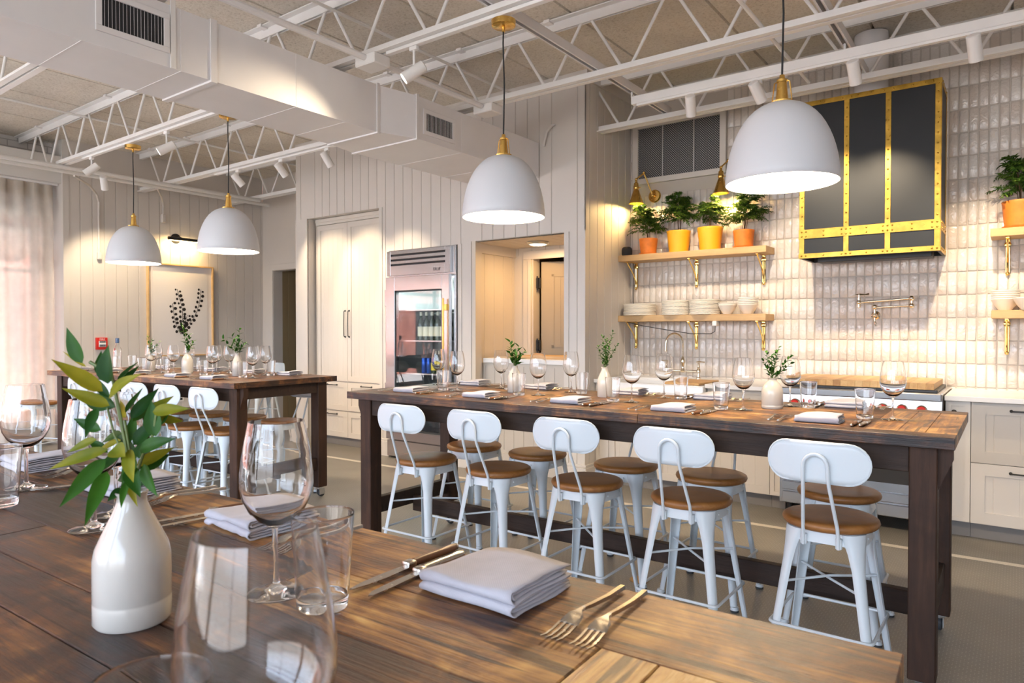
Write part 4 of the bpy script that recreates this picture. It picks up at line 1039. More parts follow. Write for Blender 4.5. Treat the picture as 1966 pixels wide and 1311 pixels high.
def potplant(name, x, y, z, rt, rb, h, potmat, saucer, label, seed, H=0.26, spread=0.17, lean=(0, 0), nf=46, yaw=0):
    H *= 1.15; spread *= 1.35; lean = (lean[0]*1.3, lean[1])
    r = random.Random(seed); t = thing(name, label, 'potted plant', (x, y, z), 0, 'potted plants on the kitchen shelves')
    z0 = 0.0
    if saucer:
        m = MB(); m.lathe([(0, 0), (rb+0.008, 0), (rb+0.016, 0.014), (rb+0.010, 0.014), (rb+0.006, 0.006), (0, 0.006)], (0, 0, 0), 28); m.build('saucer', potmat, t); z0 = 0.006
    m = MB(); m.lathe([(0, z0), (rb, z0), (rt*0.97, h-0.02), (rt, h-0.004), (rt-0.002, h), (rt-0.008, h), (rt-0.012, h-0.02), (rb*0.9, z0+0.02), (0, z0+0.02)], (0, 0, 0), 36); m.build('pot', potmat, t, ang=45)
    m = MB(); m.lathe([(0, h-0.026), (rt-0.011, h-0.022)], (0, 0, 0), 20); m.build('soil', M['soil'], t)
    trunk = [(0.0, 0, h-0.03), (lean[0]*0.3, lean[1]*0.3, h+H*0.3), (lean[0]*0.8, lean[1]*0.8, h+H*0.72)]
    m = MB(); m.tube(trunk, 0.004, 6, radii=[0.0055, 0.0045, 0.003])
    for k in range(3): a = r.uniform(0, 6.28); m.tube([(0.012*math.cos(a), 0.012*math.sin(a), h-0.03), (0.03*math.cos(a)+lean[0]*.3, 0.03*math.sin(a), h+H*0.45)], 0.0025, 5)
    m.build('stem', M['woodstem'], t)
    m = MB()
    for i in range(nf):
        f = r.random()**0.85; a = r.uniform(0, 2*PI); zz = h+H*(0.22+0.66*f); rad = spread*(1.08-0.55*f)*r.uniform(0.55, 1.05)
        b = Vector((lean[0]*f*0.8, lean[1]*f*0.8, zz)); ty = math.sin(a)*rad
        if y+ty > YK-0.03: ty = YK-0.03-y
        tip = Vector((b.x+math.cos(a)*rad+lean[0]*0.3, ty, zz+r.uniform(-0.07, 0.06)))
        frond(m, b, tip, r.uniform(0.02, 0.07), r, 11, 0.038*r.uniform(0.8, 1.2))
    m.build('foliage', M['fern'], t, smooth=False)
    return t
potplant('potted_fern', -2.745, 5.82, 2.036, 0.086, 0.070, 0.148, M['terracotta'], True, 'leafy plant in small terracotta pot, leftmost on the upper shelf', 1, 0.26, 0.155, (-0.05, -0.02), 56)
potplant('potted_fern', -2.452, 5.82, 2.036, 0.106, 0.084, 0.192, M['yellowpot'], False, 'leafy plant in yellow pot beside the small terracotta pot, second from left', 2, 0.29, 0.165, (-0.02, 0), 64)
potplant('potted_fern', -2.165, 5.82, 2.036, 0.110, 0.086, 0.198, M['yellowpot'], False, 'leafy plant in yellow pot, third from left on the upper shelf', 3, 0.21, 0.175, (0.0, 0), 50)
potplant('potted_fern', -1.874, 5.82, 2.036, 0.087, 0.074, 0.150, M['terracotta'], True, 'leafy plant in streaked terracotta pot, rightmost on the left upper shelf', 4, 0.27, 0.165, (0.03, -0.02), 56)
potplant('potted_fern', 0.0, 5.82, 2.036, 0.108, 0.090, 0.185, M['terracotta'], True, 'leafy plant in terracotta pot at the right edge of the picture', 5, 0.26, 0.15, (-0.02, 0), 60)

# plates and bowls, each one a thing of its own
def crockery(kind, x, y, z, n, label0, group, s=1.0, step=None):
    r = random.Random(int(x*1000) % 997); proto = None
    for i in range(n):
        m = MB()
        if kind == 'plate':
            R0 = 0.131*s; m.lathe([(0, 0), (R0*0.88, 0), (R0*0.955, 0.0008), (R0*0.99, 0.0028), (R0, 0.0055), (R0*0.997, 0.0090), (R0*0.98, 0.0112), (R0*0.88, 0.0090), (R0*0.76, 0.0060), (0, 0.005)], (0, 0, 0), 44)
        else:
            R0 = 0.078*s; m.lathe([(0, 0), (R0*0.42, 0), (R0*0.46, 0.004), (R0*0.74, 0.036), (R0, 0.078), (R0*0.985, 0.083), (R0*0.95, 0.080), (R0*0.70, 0.042), (R0*0.40, 0.010), (0, 0.008)], (0, 0, 0), 40)
        stp = step or (0.0118 if kind == 'plate' else 0.0145)
        pos = 'at the bottom of' if i == 0 else 'on top of' if i == n-1 else '%s up in' % ORD[i]
        lab = 'cream %s %s the %s' % (kind, pos, label0)
        if proto is None:
            proto = m.build(kind, M['plate'], ang=30, loc=(x, y, z)); tag(proto, lab, kind, group)
        else:
            m.bm.free(); o = proto.copy(); COL.objects.link(o); jj = 0.0025 if kind == 'plate' else 0.0006; o.location = (x+r.uniform(-jj, jj), y+r.uniform(-jj, jj), z+i*stp); o.rotation_euler = (0, 0, r.uniform(0, 6)); o['label'] = lab
    return proto
SZ = 1.4802
crockery('plate', -2.826, 5.81, SZ, 9, 'left plate stack on the lower shelf', 'plates stacked on the lower shelf', 1.14)
crockery('plate', -2.470, 5.81, SZ, 11, 'middle plate stack on the lower shelf', 'plates stacked on the lower shelf', 0.97)
crockery('plate', -2.208, 5.81, SZ, 11, 'right plate stack beside the bowls', 'plates stacked on the lower shelf', 1.0)
crockery('bowl', -2.005, 5.81, SZ, 2, 'short bowl stack on the lower shelf', 'bowls stacked on the lower shelf', 1.0, 0.0138)
crockery('bowl', -1.832, 5.81, SZ, 5, 'tall bowl stack on the lower shelf', 'bowls stacked on the lower shelf', 1.08, 0.0142)
crockery('bowl', -0.080, 5.86, SZ, 5, 'bowl stack behind, right edge shelf', 'bowls on the right edge shelf', 1.08, 0.0142)
crockery('bowl', 0.045, 5.735, SZ, 1, 'front of the right edge shelf', 'bowls on the right edge shelf', 1.08)
bpy.context.scene.objects  # noqa
for o in COL.objects:
    if o.get('label', '').startswith('cream bowl at the bottom of the front of the right'): o['label'] = 'single cream bowl in front of the stack at right edge'
# little black smart speaker and its cord
sp_ = t = thing('speaker', 'small black round-topped speaker at left end of upper shelf', 'speaker', (-2.922, 5.74, 2.036))
m = MB(); m.lathe([(0, 0), (0.042, 0), (0.047, 0.01), (0.048, 0.05), (0.042, 0.068), (0.028, 0.078), (0, 0.080)], (0, 0, 0), 28); m.build('body', M['speaker'], t)
m = MB(); m.lathe([(0.0478, 0.004), (0.0488, 0.006), (0.0478, 0.008)], (0, 0, 0), 28); m.build('base_ring', M['black'], t)
m = MB(); m.tube([(-2.94, 5.92, 2.03), (-2.945, 5.925, 1.98), (-2.945, 5.93, 1.8), (-2.95, 5.93, 1.49)], 0.0035, 6)
m.tube([(-2.90, 5.70, 1.42), (-2.75, 5.72, 1.385), (-2.5, 5.73, 1.345), (-2.30, 5.73, 1.315), (-2.12, 5.73, 1.315), (-2.085, 5.73, 1.335), (-2.083, 5.73, 1.395)], 0.0035, 6)
m.bm.verts.ensure_lookup_table(); bmesh.ops.translate(m.bm, verts=m.bm.verts[:], vec=(2.922, -5.74, -2.036)); m.build('power_cord', M['blackcord'], sp_)
m = MB(); m.box(-2.100, -2.062, 5.70, 5.76, 1.382, 1.4235, 0.004); tag(m.build('power_adapter', M['white']), 'small white power adapter under the lower shelf', 'adapter')

# brass swing-arm sconces
def sconce(px, sx, label):
    t = thing('wall_sconce', label, 'wall lamp', (px, YK, 2.594), 0, 'brass swing arm lamps over the plants')
    m = MB(); m.lathe([(0, 0), (0.060, 0.0), (0.060, 0.012), (0.052, 0.022), (0, 0.024)], (0, -0.002, 0), 36, Matrix.Rotation(PI/2, 4, 'X')); m.build('wall_plate', M['brass'], t)
    k = Vector((sx-px, -0.20, 0)); el = k*0.42+Vector((-0.01, -0.05, 0.20))
    m = MB(); m.tube([(0, -0.02, 0), (0, -0.055, 0.0)], 0.010, 10); m.sphere((0, -0.055, 0), 0.015, 10); m.tube([(0, -0.055, 0), tuple(el)], 0.007, 10); m.sphere(tuple(el), 0.014, 10)
    hd = k+Vector((0, 0, 0.135)); m.tube([tuple(el), tuple(hd)], 0.007, 10); m.sphere(tuple(hd), 0.013, 10); m.build('swing_arm', M['brass'], t)
    m = MB(); m.lathe([(0, 0.125), (0.010, 0.125), (0.012, 0.105), (0.020, 0.100), (0.023, 0.070), (0.026, 0.064), (0.024, 0.045), (0.020, 0.040), (0.026, 0.032), (0.065, -0.085), (0.067, -0.088), (0.063, -0.085), (0.024, 0.028), (0, 0.030)], tuple(k), 32); m.cone(tuple(k+Vector((0.026, 0, 0.055))), tuple(k+Vector((0.042, 0, 0.055))), 0.004); m.build('shade', M['brass'], t)
    m = MB(); m.sphere(tuple(k+Vector((0, 0, -0.035))), 0.024, 12); m.build('bulb', M['bulb'], t)
    L = bpy.data.lights.new('sconce_glow', 'POINT'); L.energy = 16; L.color = (1.0, 0.64, 0.24); L.shadow_soft_size = 0.022
    o = bpy.data.objects.new('sconce_glow', L); COL.objects.link(o); o.parent = t; o.location = k+Vector((0, 0, -0.066)); return t
sconce(-2.745, -2.84, 'left brass swing-arm lamp over the leftmost potted plant')
sconce(-1.965, -2.05, 'right brass swing-arm lamp beside the largest pendant lamp')

# pot filler tap
t = thing('pot_filler', 'polished folding pot filler tap on tiles under the hood', 'tap', (-0.895, YK, 1.46))
m = MB(); m.lathe([(0, 0), (0.032, 0), (0.032, 0.008), (0.020, 0.014), (0.014, 0.04), (0, 0.045)], (0, -0.002, 0.0), 28, Matrix.Rotation(PI/2, 4, 'X')); m.sphere((0, -0.06, 0), 0.017, 12); m.cone((0, -0.045, 0), (0, -0.06, 0), 0.012); m.cone((0, -0.06, 0), (0, -0.06, 0.045), 0.009); m.sphere((0, -0.06, 0.062), 0.021, 14); m.build('wall_mount', M['nickel'], t)
m = MB(); m.cone((0, -0.06, 0.060), (0.235, -0.075, 0.068), 0.0075, 0.0075, 12); m.sphere((0.248, -0.075, 0.068), 0.021, 14); m.cone((0.248, -0.075, 0.068), (0.248, -0.075, 0.125), 0.010); m.build('lower_arm', M['nickel'], t)
m = MB(); m.sphere((0.248, -0.075, 0.122), 0.021, 14); m.cone((0.248, -0.075, 0.122), (-0.085, -0.115, 0.100), 0.0085, 0.0085, 12); m.sphere((-0.10, -0.116, 0.099), 0.020, 14); m.cone((-0.10, -0.116, 0.062), (-0.10, -0.116, 0.135), 0.013, 0.012, 14); m.cone((-0.10, -0.116, 0.055), (-0.10, -0.116, 0.064), 0.009, 0.013, 12); m.build('upper_arm', M['nickel'], t)
m = MB(); m.cone((-0.10, -0.116, 0.135), (-0.10, -0.116, 0.158), 0.007); m.tube([(-0.125, -0.116, 0.160), (-0.09, -0.116, 0.160), (-0.06, -0.116, 0.158), (-0.03, -0.116, 0.161)], 0.006, 8, radii=[0.003, 0.008, 0.005, 0.009]); m.build('lever', M['nickel'], t)
m = MB(); m.cone((0, -0.062, -0.02), (0.002, -0.062, -0.045), 0.006); m.tube([(0.002, -0.062, -0.045), (0.006, -0.062, -0.065), (0.010, -0.062, -0.085)], 0.006, 8, radii=[0.004, 0.010, 0.005]); m.build('lever', M['nickel'], t)

# bridge tap at the sink
t = thing('bridge_faucet', 'polished bridge faucet with tall swan neck behind the sink', 'faucet', (-2.412, 5.83, 0.921))
m = MB(); pts = [(0, 0, 0.06), (0, 0, 0.19), (0, -0.003, 0.30)]
for i in range(1, 12):
    a = PI*i/11; pts.append((-0.055+0.055*math.cos(a)-0.0, -0.06+0.057*math.cos(a), 0.31+0.085*math.sin(a)))
pts.append((-0.112, -0.118, 0.25)); m.tube(pts, 0.0085, 12); m.lathe([(0.009, 0), (0.012, 0.002), (0.012, 0.016), (0, 0.016)], (-0.112, -0.118, 0.235), 14); m.build('swan_neck', M['nickel'], t)
m = MB(); m.lathe([(0, 0.045), (0.016, 0.05), (0.022, 0.062), (0.016, 0.075), (0.011, 0.10), (0.018, 0.125), (0.022, 0.15), (0.015, 0.17), (0.009, 0.19), (0, 0.19)], (0, 0, 0), 20); m.cone((-0.155, 0, 0.062), (0.155, 0, 0.062), 0.0085, 0.0085, 12); m.build('bridge', M['nickel'], t)
for s in (-1, 1):
    m = MB(); m.lathe([(0, -0.001), (0.024, -0.001), (0.024, 0.006), (0.012, 0.012), (0.010, 0.045), (0.018, 0.055), (0.018, 0.075), (0.011, 0.085), (0.014, 0.105), (0.010, 0.125), (0.012, 0.135), (0, 0.137)], (s*0.145, 0, 0), 18); o = m.build('valve', M['nickel'], t)
    m = MB(); m.tube([(s*0.125, -0.005, 0.143), (s*0.145, -0.005, 0.146), (s*0.175, -0.012, 0.146), (s*0.205, -0.02, 0.144)], 0.006, 8, radii=[0.004, 0.008, 0.005, 0.008]); m.build('lever', M['nickel'], o)

# ================================================================== COUNTERS, CABINETS, RANGE
YC, YD = 5.245, 5.29     # counter front edge, cabinet faces
def pull(m, x, y, z, L=0.14, horiz=True):
    d = Vector((1, 0, 0)) if horiz else Vector((0, 0, 1)); c = Vector((x, y, z))
    a, b_ = c-d*L/2, c+d*L/2; o = Vector((0, -0.024, 0))
    m.tube([a+Vector((0, 0, 0)), a+o*0.7, a+o+d*0.012, c+o*1.12, b_+o-d*0.012, b_+o*0.7, b_], 0.0052, 8); m.sphere(a+Vector((0, -0.004, 0)), 0.010, 10); m.sphere(b_+Vector((0, -0.004, 0)), 0.010, 10)
def front(parent, name, x0, x1, z0, z1, y, mat, st=0.058, bead_p=0.09, handle=None, hname='handle', ox=0, oz=0):
    """shaker front with recessed boarded panel; y is the front face"""
    m = MB(); g = 0.002
    x0 += g; x1 -= g; z0 += g; z1 -= g
    m.box(x0, x1, y+0.010, y+0.020, z0, z1)
    m.box(x0, x0+st, y, y+0.010, z0, z1); m.box(x1-st, x1, y, y+0.010, z0, z1)
    m.box(x0+st, x1-st, y, y+0.010, z1-st, z1); m.box(x0+st, x1-st, y, y+0.010, z0, z0+st)
    if bead_p and x1-x0 > 2*st+0.03: bead(m, x0+st, x1-st, z0+st, z1-st, lambda u, d, z: (u, y+0.0085+d*0.8, z), bead_p, x0+st+0.045, 0.005, 0.0018/0.8)
    o = m.build(name, mat, parent, smooth=False)
    if handle:
        h = MB()
        for (hx, hz, hl, hh) in handle: pull(h, hx, y, hz, hl, hh)
        h.build(hname, M['black'], o)
    return o
def base_cab(name, x0, x1, label, fronts):
    t = thing(name, label, 'cabinet', (0, 0, 0), 0, 'painted base cabinets along the tile wall')
    m = MB(); m.box(x0+0.001, x1-0.001, YD+0.0215, YK-0.001, 0.10, 0.664 if 'sink' in name else 0.887); m.build('carcass', M['cabgrey'], t, smooth=False)
    m = MB(); m.box(x0+0.001, x1-0.001, YD+0.06, YD+0.08, 0.001, 0.10); m.build('toe_kick', M['kick'], t, smooth=False)
    for fr in fronts: front(t, *fr)
    return t
Hh = True
base_cab('base_cabinet', -2.995, -2.865, 'narrow painted cabinet left of the white sink', [('door', -2.995, -2.865, 0.105, 0.885, YD, M['cab'], 0.03, 0)])
base_cab('sink_cabinet', -2.865, -1.985, 'painted cabinet under the white sink with two boarded doors', [('door', -2.865, -2.425, 0.105, 0.665, YD, M['cab']), ('door', -2.425, -1.985, 0.105, 0.665, YD, M['cab'])])
base_cab('base_cabinet', -1.985, -1.50, 'painted cabinet right of the sink with drawer over door', [('drawer', -1.985, -1.50, 0.70, 0.885, YD, M['cabgrey'], 0.03, 0, [(-1.745, 0.80, 0.13, Hh)]), ('door', -1.985, -1.50, 0.105, 0.70, YD, M['cab'])])
base_cab('base_cabinet', -1.50, -1.40, 'slim painted pull-out cabinet left of the steel range', [('door', -1.50, -1.40, 0.105, 0.885, YD, M['cab'], 0.03, 0)])
base_cab('base_cabinet', -0.385, -0.245, 'slim painted pull-out cabinet right of the range with round black knob', [('door', -0.385, -0.245, 0.105, 0.885, YD, M['cab'], 0.03, 0)])
kn = MB(); kn.cone((-0.335, YD, 0.815), (-0.335, YD-0.02, 0.815), 0.007); kn.sphere((-0.335, YD-0.026, 0.815), 0.016, 14); 
dd = [o for o in COL.objects if o.name.startswith('door') and o.parent and o.parent.get('label', '').startswith('slim painted pull-out cabinet right')][0]
kn.build('knob', M['black'], dd)
base_cab('drawer_cabinet', -0.245, 0.62, 'wide painted cabinet at right edge with two deep drawers', [('drawer', -0.245, 0.62, 0.495, 0.885, YD, M['cabgrey'], 0.075, 0.135, [(0.19, 0.838, 0.45, Hh)]), ('drawer', -0.245, 0.62, 0.105, 0.495, YD, M['cab'], 0.075, 0.135, [(0.19, 0.448, 0.45, Hh)])])
base_cab('drawer_cabinet', 0.62, 1.50, 'painted drawer cabinet beyond the right edge', [('drawer', 0.62, 1.5, 0.495, 0.885, YD, M['cab']), ('drawer', 0.62, 1.5, 0.105, 0.495, YD, M['cab'])])
# worktops
SX0, SX1 = -2.86, -1.99
m = MB()
m.box(-2.99, SX0, YC, YK, 0.888, 0.92, 0.002); m.box(SX0, SX1, 5.70, YK, 0.888, 0.92, 0.002); m.box(SX1, -1.398, YC, YK, 0.888, 0.92, 0.002)
tag(m.build('worktop', M['counter'], smooth=False), 'white worktop around the sink left of the range', 'worktop')
m = MB(); m.box(-0.387, 1.6, YC, YK, 0.888, 0.92, 0.002); tag(m.build('worktop', M['counter'], smooth=False), 'white worktop right of the range', 'worktop')
m = MB()
m.box(SX0+0.002, SX1-0.002, 5.215, 5.24, 0.668, 0.905, 0.008, seg=2); m.box(SX0+0.002, SX1-0.002, 5.67, 5.698, 0.668, 0.905, 0.008); m.box(SX0+0.002, SX0+0.03, 5.24, 5.67, 0.668, 0.905, 0.004); m.box(SX1-0.03, SX1-0.002, 5.24, 5.67, 0.668, 0.905, 0.004); m.box(SX0+0.03, SX1-0.03, 5.24, 5.67, 0.668, 0.69)
tag(m.build('farmhouse_sink', M['porcelain']), 'white apron-front sink set in the worktop under the faucet', 'sink')
m = MB(); m.box(-2.33, -2.03, 5.235, 5.68, 0.9055, 0.925, 0.004); tag(m.build('cutting_board', M['butcher']), 'small orange wood board lying across the white sink', 'board')
# range
t = thing('range_cooker', 'stainless range with red knobs below the hood', 'range', (0, 0, 0))
RX0, RX1 = -1.394, -0.394
m = MB(); m.box(RX0, RX1, 5.20, YK-0.012, 0.10, 0.925); m.box(RX0, RX1, 5.17, 5.20, 0.10, 0.74)
m.build('range_body', M['steel'], t, smooth=False)
m = MB(); m.box(RX0, RX1, 5.145, 5.20, 0.885, 0.935, 0.006); m.box(RX0, RX1, 5.20, YK-0.012, 0.925, 0.935); m.build('top_rail', M['steel'], t, smooth=False)
m = MB(); m.prism([(5.16, 0.885), (5.145, 0.755), (5.20, 0.755), (5.20, 0.885)], RX0, RX1, Matrix(((0, 0, 1, 0), (1, 0, 0, 0), (0, 1, 0, 0), (0, 0, 0, 1)))); m.build('control_panel', M['steel'], t, smooth=False)
for i in range(8):
    x = -1.285+i*0.1115
    m = MB(); m.lathe([(0.031, 0), (0.033, 0.008), (0.026, 0.012)], (x, 5.153, 0.825), 20, Matrix.Rotation(PI/2, 4, 'X')); k = m.build('knob_bezel', M['nickel'], t)
    m = MB(); m.lathe([(0.025, 0.0), (0.026, 0.022), (0.022, 0.028), (0, 0.028)], (x, 5.148, 0.825), 20, Matrix.Rotation(PI/2, 4, 'X')); m.build('knob', M['red'], k)
m = MB(); m.box(RX0+0.02, RX1-0.02, 5.135, 5.17, 0.27, 0.735, 0.004); dr = m.build('oven_door', M['steel'], t, smooth=False)
m = MB(); m.box(RX0+0.12, RX1-0.10, 5.130, 5.136, 0.33, 0.66); m.build('oven_window', M['dark'], dr, smooth=False)
m = MB(); m.tube([(RX0+0.08, 5.135, 0.70), (RX0+0.08, 5.09, 0.70), (RX1-0.08, 5.09, 0.70), (RX1-0.08, 5.135, 0.70)], 0.011, 10); m.build('oven_handle', M['steel'], dr)
m = MB(); m.box(RX0+0.02, RX1-0.02, 5.14, 5.17, 0.20, 0.26, 0.004); m.box(RX0+0.02, RX1-0.02, 5.15, 5.17, 0.105, 0.185, 0.004); m.build('kick_drawer', M['steel'], t, smooth=False)
m = MB(); m.box(RX0+0.03, RX1-0.03, 5.23, 5.87, 0.935, 0.953, 0.003); m.build('burner_grate', M['black'], t, smooth=False)
for x in (RX0+0.05, RX1-0.05):
    for y in (5.25, 5.85): m = MB(); m.cone((x, y, 0.0), (x, y, 0.10), 0.022); m.build('foot', M['black'], t)
m = MB()
for i in range(20):
    x0 = RX0+0.015+i*0.0468; m.box(x0, x0+0.0466, 5.225, 5.86, 0.9535, 0.995, 0.0012)
tag(m.build('butcher_block', M['butcher']), 'large butcher block board covering the range top', 'board')

# ================================================================== TALL CABINET
t = thing('tall_cabinet', 'tall recessed pantry cabinet with double doors and four drawers', 'cabinet', (0, 0, 0))
FX0, FX1, FY = -6.77, -5.575, 5.225
m = MB(); m.box(FX0, FX1, FY+0.022, 5.848, 0.10, 2.66); m.box(FX0, FX1, FY-0.01, FY+0.02, 2.59, 2.62); m.box(FX0, FX1, FY-0.02, FY+0.02, 2.62, 2.662, 0.004); m.box(FX0, FX0+0.012, FY-0.003, FY+0.022, 0.1, 2.59); m.build('carcass', M['cab'], t, smooth=False)
m = MB(); m.box(FX0, FX1, FY+0.05, FY+0.07, 0.001, 0.10); m.build('toe_kick', M['kick'], t, smooth=False)
xm = -6.215
front(t, 'door', FX0+0.012, xm, 0.755, 2.588, FY, M['cab'], 0.06, 0.086, [(xm-0.035, 1.42, 0.30, False)]); front(t, 'door', xm, FX1, 0.755, 2.588, FY, M['cab'], 0.06, 0.086, [(xm+0.035, 1.42, 0.30, False)])
for x0, x1 in ((FX0+0.012, xm), (xm, FX1)):
    for z0, z1 in ((0.415, 0.745), (0.105, 0.405)): front(t, 'drawer', x0, x1, z0, z1, FY, M['cab'], 0.06, 0.086, [((x0+x1)/2-0.0, z1-0.035, 0.17, True)])

# ================================================================== FRIDGE
t = thing('display_fridge', 'stainless glass-door fridge built into the pantry wall', 'fridge', (0, 0, 0))
GX0, GX1 = -5.395, -4.450
m = MB()
m.box(GX0, GX1, 5.88, 5.899, 0.02, 2.185); m.box(GX0, GX0+0.03, 5.10, 5.88, 0.02, 2.185); m.box(GX1-0.03, GX1, 5.10, 5.88, 0.02, 2.185); m.box(GX0+0.03, GX1-0.03, 5.10, 5.88, 1.88, 2.185); m.box(GX0+0.03, GX1-0.03, 5.10, 5.88, 0.02, 0.22)
m.build('fridge_body', M['steel'], t, smooth=False)
m = MB(); m.box(GX0+0.031, GX1-0.031, 5.84, 5.879, 0.221, 1.879); m.build('back_liner', pm('fridge_liner', (0.25, 0.26, 0.25), 0.4), t, smooth=False)
# grille
m = MB(); gy = 5.062
m.box(GX0+0.005, GX0+0.06, gy+0.03, 5.10, 1.915, 2.175); m.box(GX1-0.115, GX1-0.005, gy+0.03, 5.10, 1.915, 2.175)
m.box(GX0+0.005, GX0+0.06, gy, gy+0.03, 1.915, 2.175, 0.004); m.box(GX1-0.115, GX1-0.045, gy, gy+0.03, 1.915, 2.175, 0.004)
for z0, z1 in ((2.138, 2.175), (2.087, 2.120), (2.038, 2.069), (1.915, 2.020)): m.box(GX0+0.06, GX1-0.115, gy, gy+0.028, z0, z1, 0.003)
gr = m.build('grille', M['steel'], t, smooth=False)
m = MB(); m.box(GX0+0.06, GX1-0.115, gy+0.034, 5.099, 1.92, 2.17); m.build('grille_back', M['dark'], t, smooth=False)
text_mesh('TRUE', 0.044, 0.001, 'logo', M['black'], t, Matrix.Translation((GX1-0.23, gy-0.001, 1.955)) @ Matrix.Rotation(PI/2, 4, 'X'), 0.3)
# door
m = MB(); dy0, dy1 = 5.045, 5.095; dx0, dx1, dz0, dz1 = GX0+0.005, GX1-0.045, 0.20, 1.90; wx0, wx1, wz0, wz1 = GX0+0.135, GX1-0.145, 0.30, 1.755
m.box(dx0, wx0, dy0, dy1, dz0, dz1, 0.004); m.box(wx1, dx1, dy0, dy1, dz0, dz1, 0.004); m.box(wx0-0.002, wx1+0.002, dy0, dy1, wz1, dz1, 0.004); m.box(wx0-0.002, wx1+0.002, dy0, dy1, dz0, wz0, 0.004)
dr = m.build('fridge_door', M['steel'], t, smooth=False)
m = MB(); m.box(wx0, wx0+0.014, dy0+0.012, dy1, wz0, wz1); m.box(wx1-0.014, wx1, dy0+0.012, dy1, wz0, wz1); m.box(wx0, wx1, dy0+0.012, dy1, wz0, wz0+0.014); m.box(wx0, wx1, dy0+0.012, dy1, wz1-0.014, wz1); m.build('gasket', M['rubber'], dr, smooth=False)
m = MB(); m.quad((wx0, dy0+0.015, wz0), (wx1, dy0+0.015, wz0), (wx1, dy0+0.015, wz1), (wx0, dy0+0.015, wz1)); m.build('door_glass', M['fridgepane'], dr, smooth=False)
m = MB(); hx = wx1+0.055; m.box(hx-0.011, hx+0.011, 5.0, 5.014, 0.55, 1.66, 0.004); m.box(hx+0.0, hx+0.045, 5.005, 5.046, 1.54, 1.60, 0.002); m.box(hx-0.0, hx+0.045, 5.005, 5.046, 0.60, 0.66, 0.002); m.build('handle', M['brass'], dr, smooth=False)
for z in (1.70, 0.72):
    m = MB(); m.box(GX0-0.018, GX0+0.006, 5.05, 5.085, z-0.10, z+0.07, 0.003); m.build('hinge', M['steel'], dr, smooth=False)
m = MB(); m.box(GX0+0.005, GX1-0.005, 5.06, 5.10, 0.02, 0.19, 0.003); m.build('base_panel', M['steel'], t, smooth=False)
for z in (0.52, 0.90, 1.24, 1.56):
    m = MB(); m.box(GX0+0.032, GX1-0.032, 5.13, 5.82, z-0.012, z); m.build('rack', M['zinc'], t, smooth=False)
m = MB(); m.box(GX0+0.06, GX1-0.06, 5.13, 5.145, 1.868, 1.879); m.build('interior_lamp', emit('fridge_lamp', (0.9, 1.0, 0.97), 5.0), t, smooth=False)
L = bpy.data.lights.new('fridge_glow', 'AREA'); L.energy = 16; L.color = (0.85, 1.0, 0.97); L.shape = 'RECTANGLE'; L.size = 0.7; L.size_y = 0.3
o = bpy.data.objects.new('fridge_glow', L); COL.objects.link(o); o.parent = t; o.location = (-4.92, 5.4, 1.865)
M['winebottle'] = pm('dark_bottle_glass', (0.015, 0.03, 0.012), 0.1); M['label'] = pm('cream_paper_label', (0.72, 0.68, 0.55), 0.6); M['yellowlabel'] = pm('yellow_paper_label', (0.75, 0.60, 0.04), 0.5)
M['greencan'] = pm('green_can', (0.01, 0.25, 0.06), 0.25, 0.5); M['bluecan'] = pm('blue_can', (0.01, 0.08, 0.45), 0.25, 0.5); M['palebottle'] = pm('pale_bottle', (0.45, 0.55, 0.52), 0.15); M['redbox'] = pm('red_carton', (0.45, 0.03, 0.02), 0.5)
def bottle(x, y, z, h, r, mat, lmat, label, group, cap=None):
    t = thing('bottle', label, 'bottle', (x, y, z), 0, group)
    m = MB(); m.lathe([(0, 0), (r, 0), (r, h*0.58), (r*0.9, h*0.66), (r*0.38, h*0.78), (r*0.34, h*0.93), (r*0.40, h*0.94), (r*0.40, h*0.985), (0, h)], (0, 0, 0), 20); m.build('glass_body', mat, t)
    m = MB(); m.lathe([(r+0.0008, h*0.14), (r+0.0008, h*0.48)], (0, 0, 0), 20); m.build('paper_label', lmat, t)
    m = MB(); m.lathe([(r*0.42, h*0.86), (r*0.43, h*0.99), (0, h*1.003)], (0, 0, 0), 14); m.build('cap', cap or M['label'], t)
def can(x, y, z, mat, label, group, h=0.122, r=0.033):
    t = thing('can', label, 'can', (x, y, z), 0, group)
    m = MB(); m.lathe([(0, 0), (r*0.8, 0), (r, 0.008), (r, h-0.012), (r*0.82, h-0.001)], (0, 0, 0), 20); m.build('can_body', mat, t); m = MB(); m.lathe([(0, h-0.003), (r*0.82, h-0.001)], (0, 0, 0), 20); m.build('can_lid', M['zinc'], t)
for i, x in enumerate((-5.10, -5.02, -4.94, -4.86, -4.78, -4.70)): bottle(x, 5.28, 1.241, 0.30, 0.037, M['winebottle'], M['label'], 'cream-labelled bottle, %s from left on the fridge shelf level' % ORD[i], 'cream-labelled bottles in the fridge')
for i, x in enumerate((-5.00, -4.93)): can(x, 5.22, 0.901, M['bluecan'], 'blue can, %s one on the middle fridge shelf' % ('left' if i == 0 else 'right'), 'blue cans in the fridge', 0.16, 0.028)
for i, x in enumerate((-4.86, -4.79)): bottle(x, 5.22, 0.901, 0.225, 0.031, M['winebottle'], M['yellowlabel'], 'yellow-labelled bottle, %s one on the middle fridge shelf' % ('left' if i == 0 else 'right'), 'yellow-labelled bottles in the fridge')
m = MB(); m.box(-4.745, -4.64, 5.20, 5.30, 0.901, 1.02, 0.002); tag(m.build('carton', M['redbox'], smooth=False), 'red carton beside the yellow-labelled bottles in the fridge', 'carton')
for i, x in enumerate((-5.17, -5.09, -5.02)): can(x, 5.22, 0.521, M['greencan'], 'green can, %s from left on the lowest fridge shelf' % ORD[i], 'green cans in the fridge', 0.15)
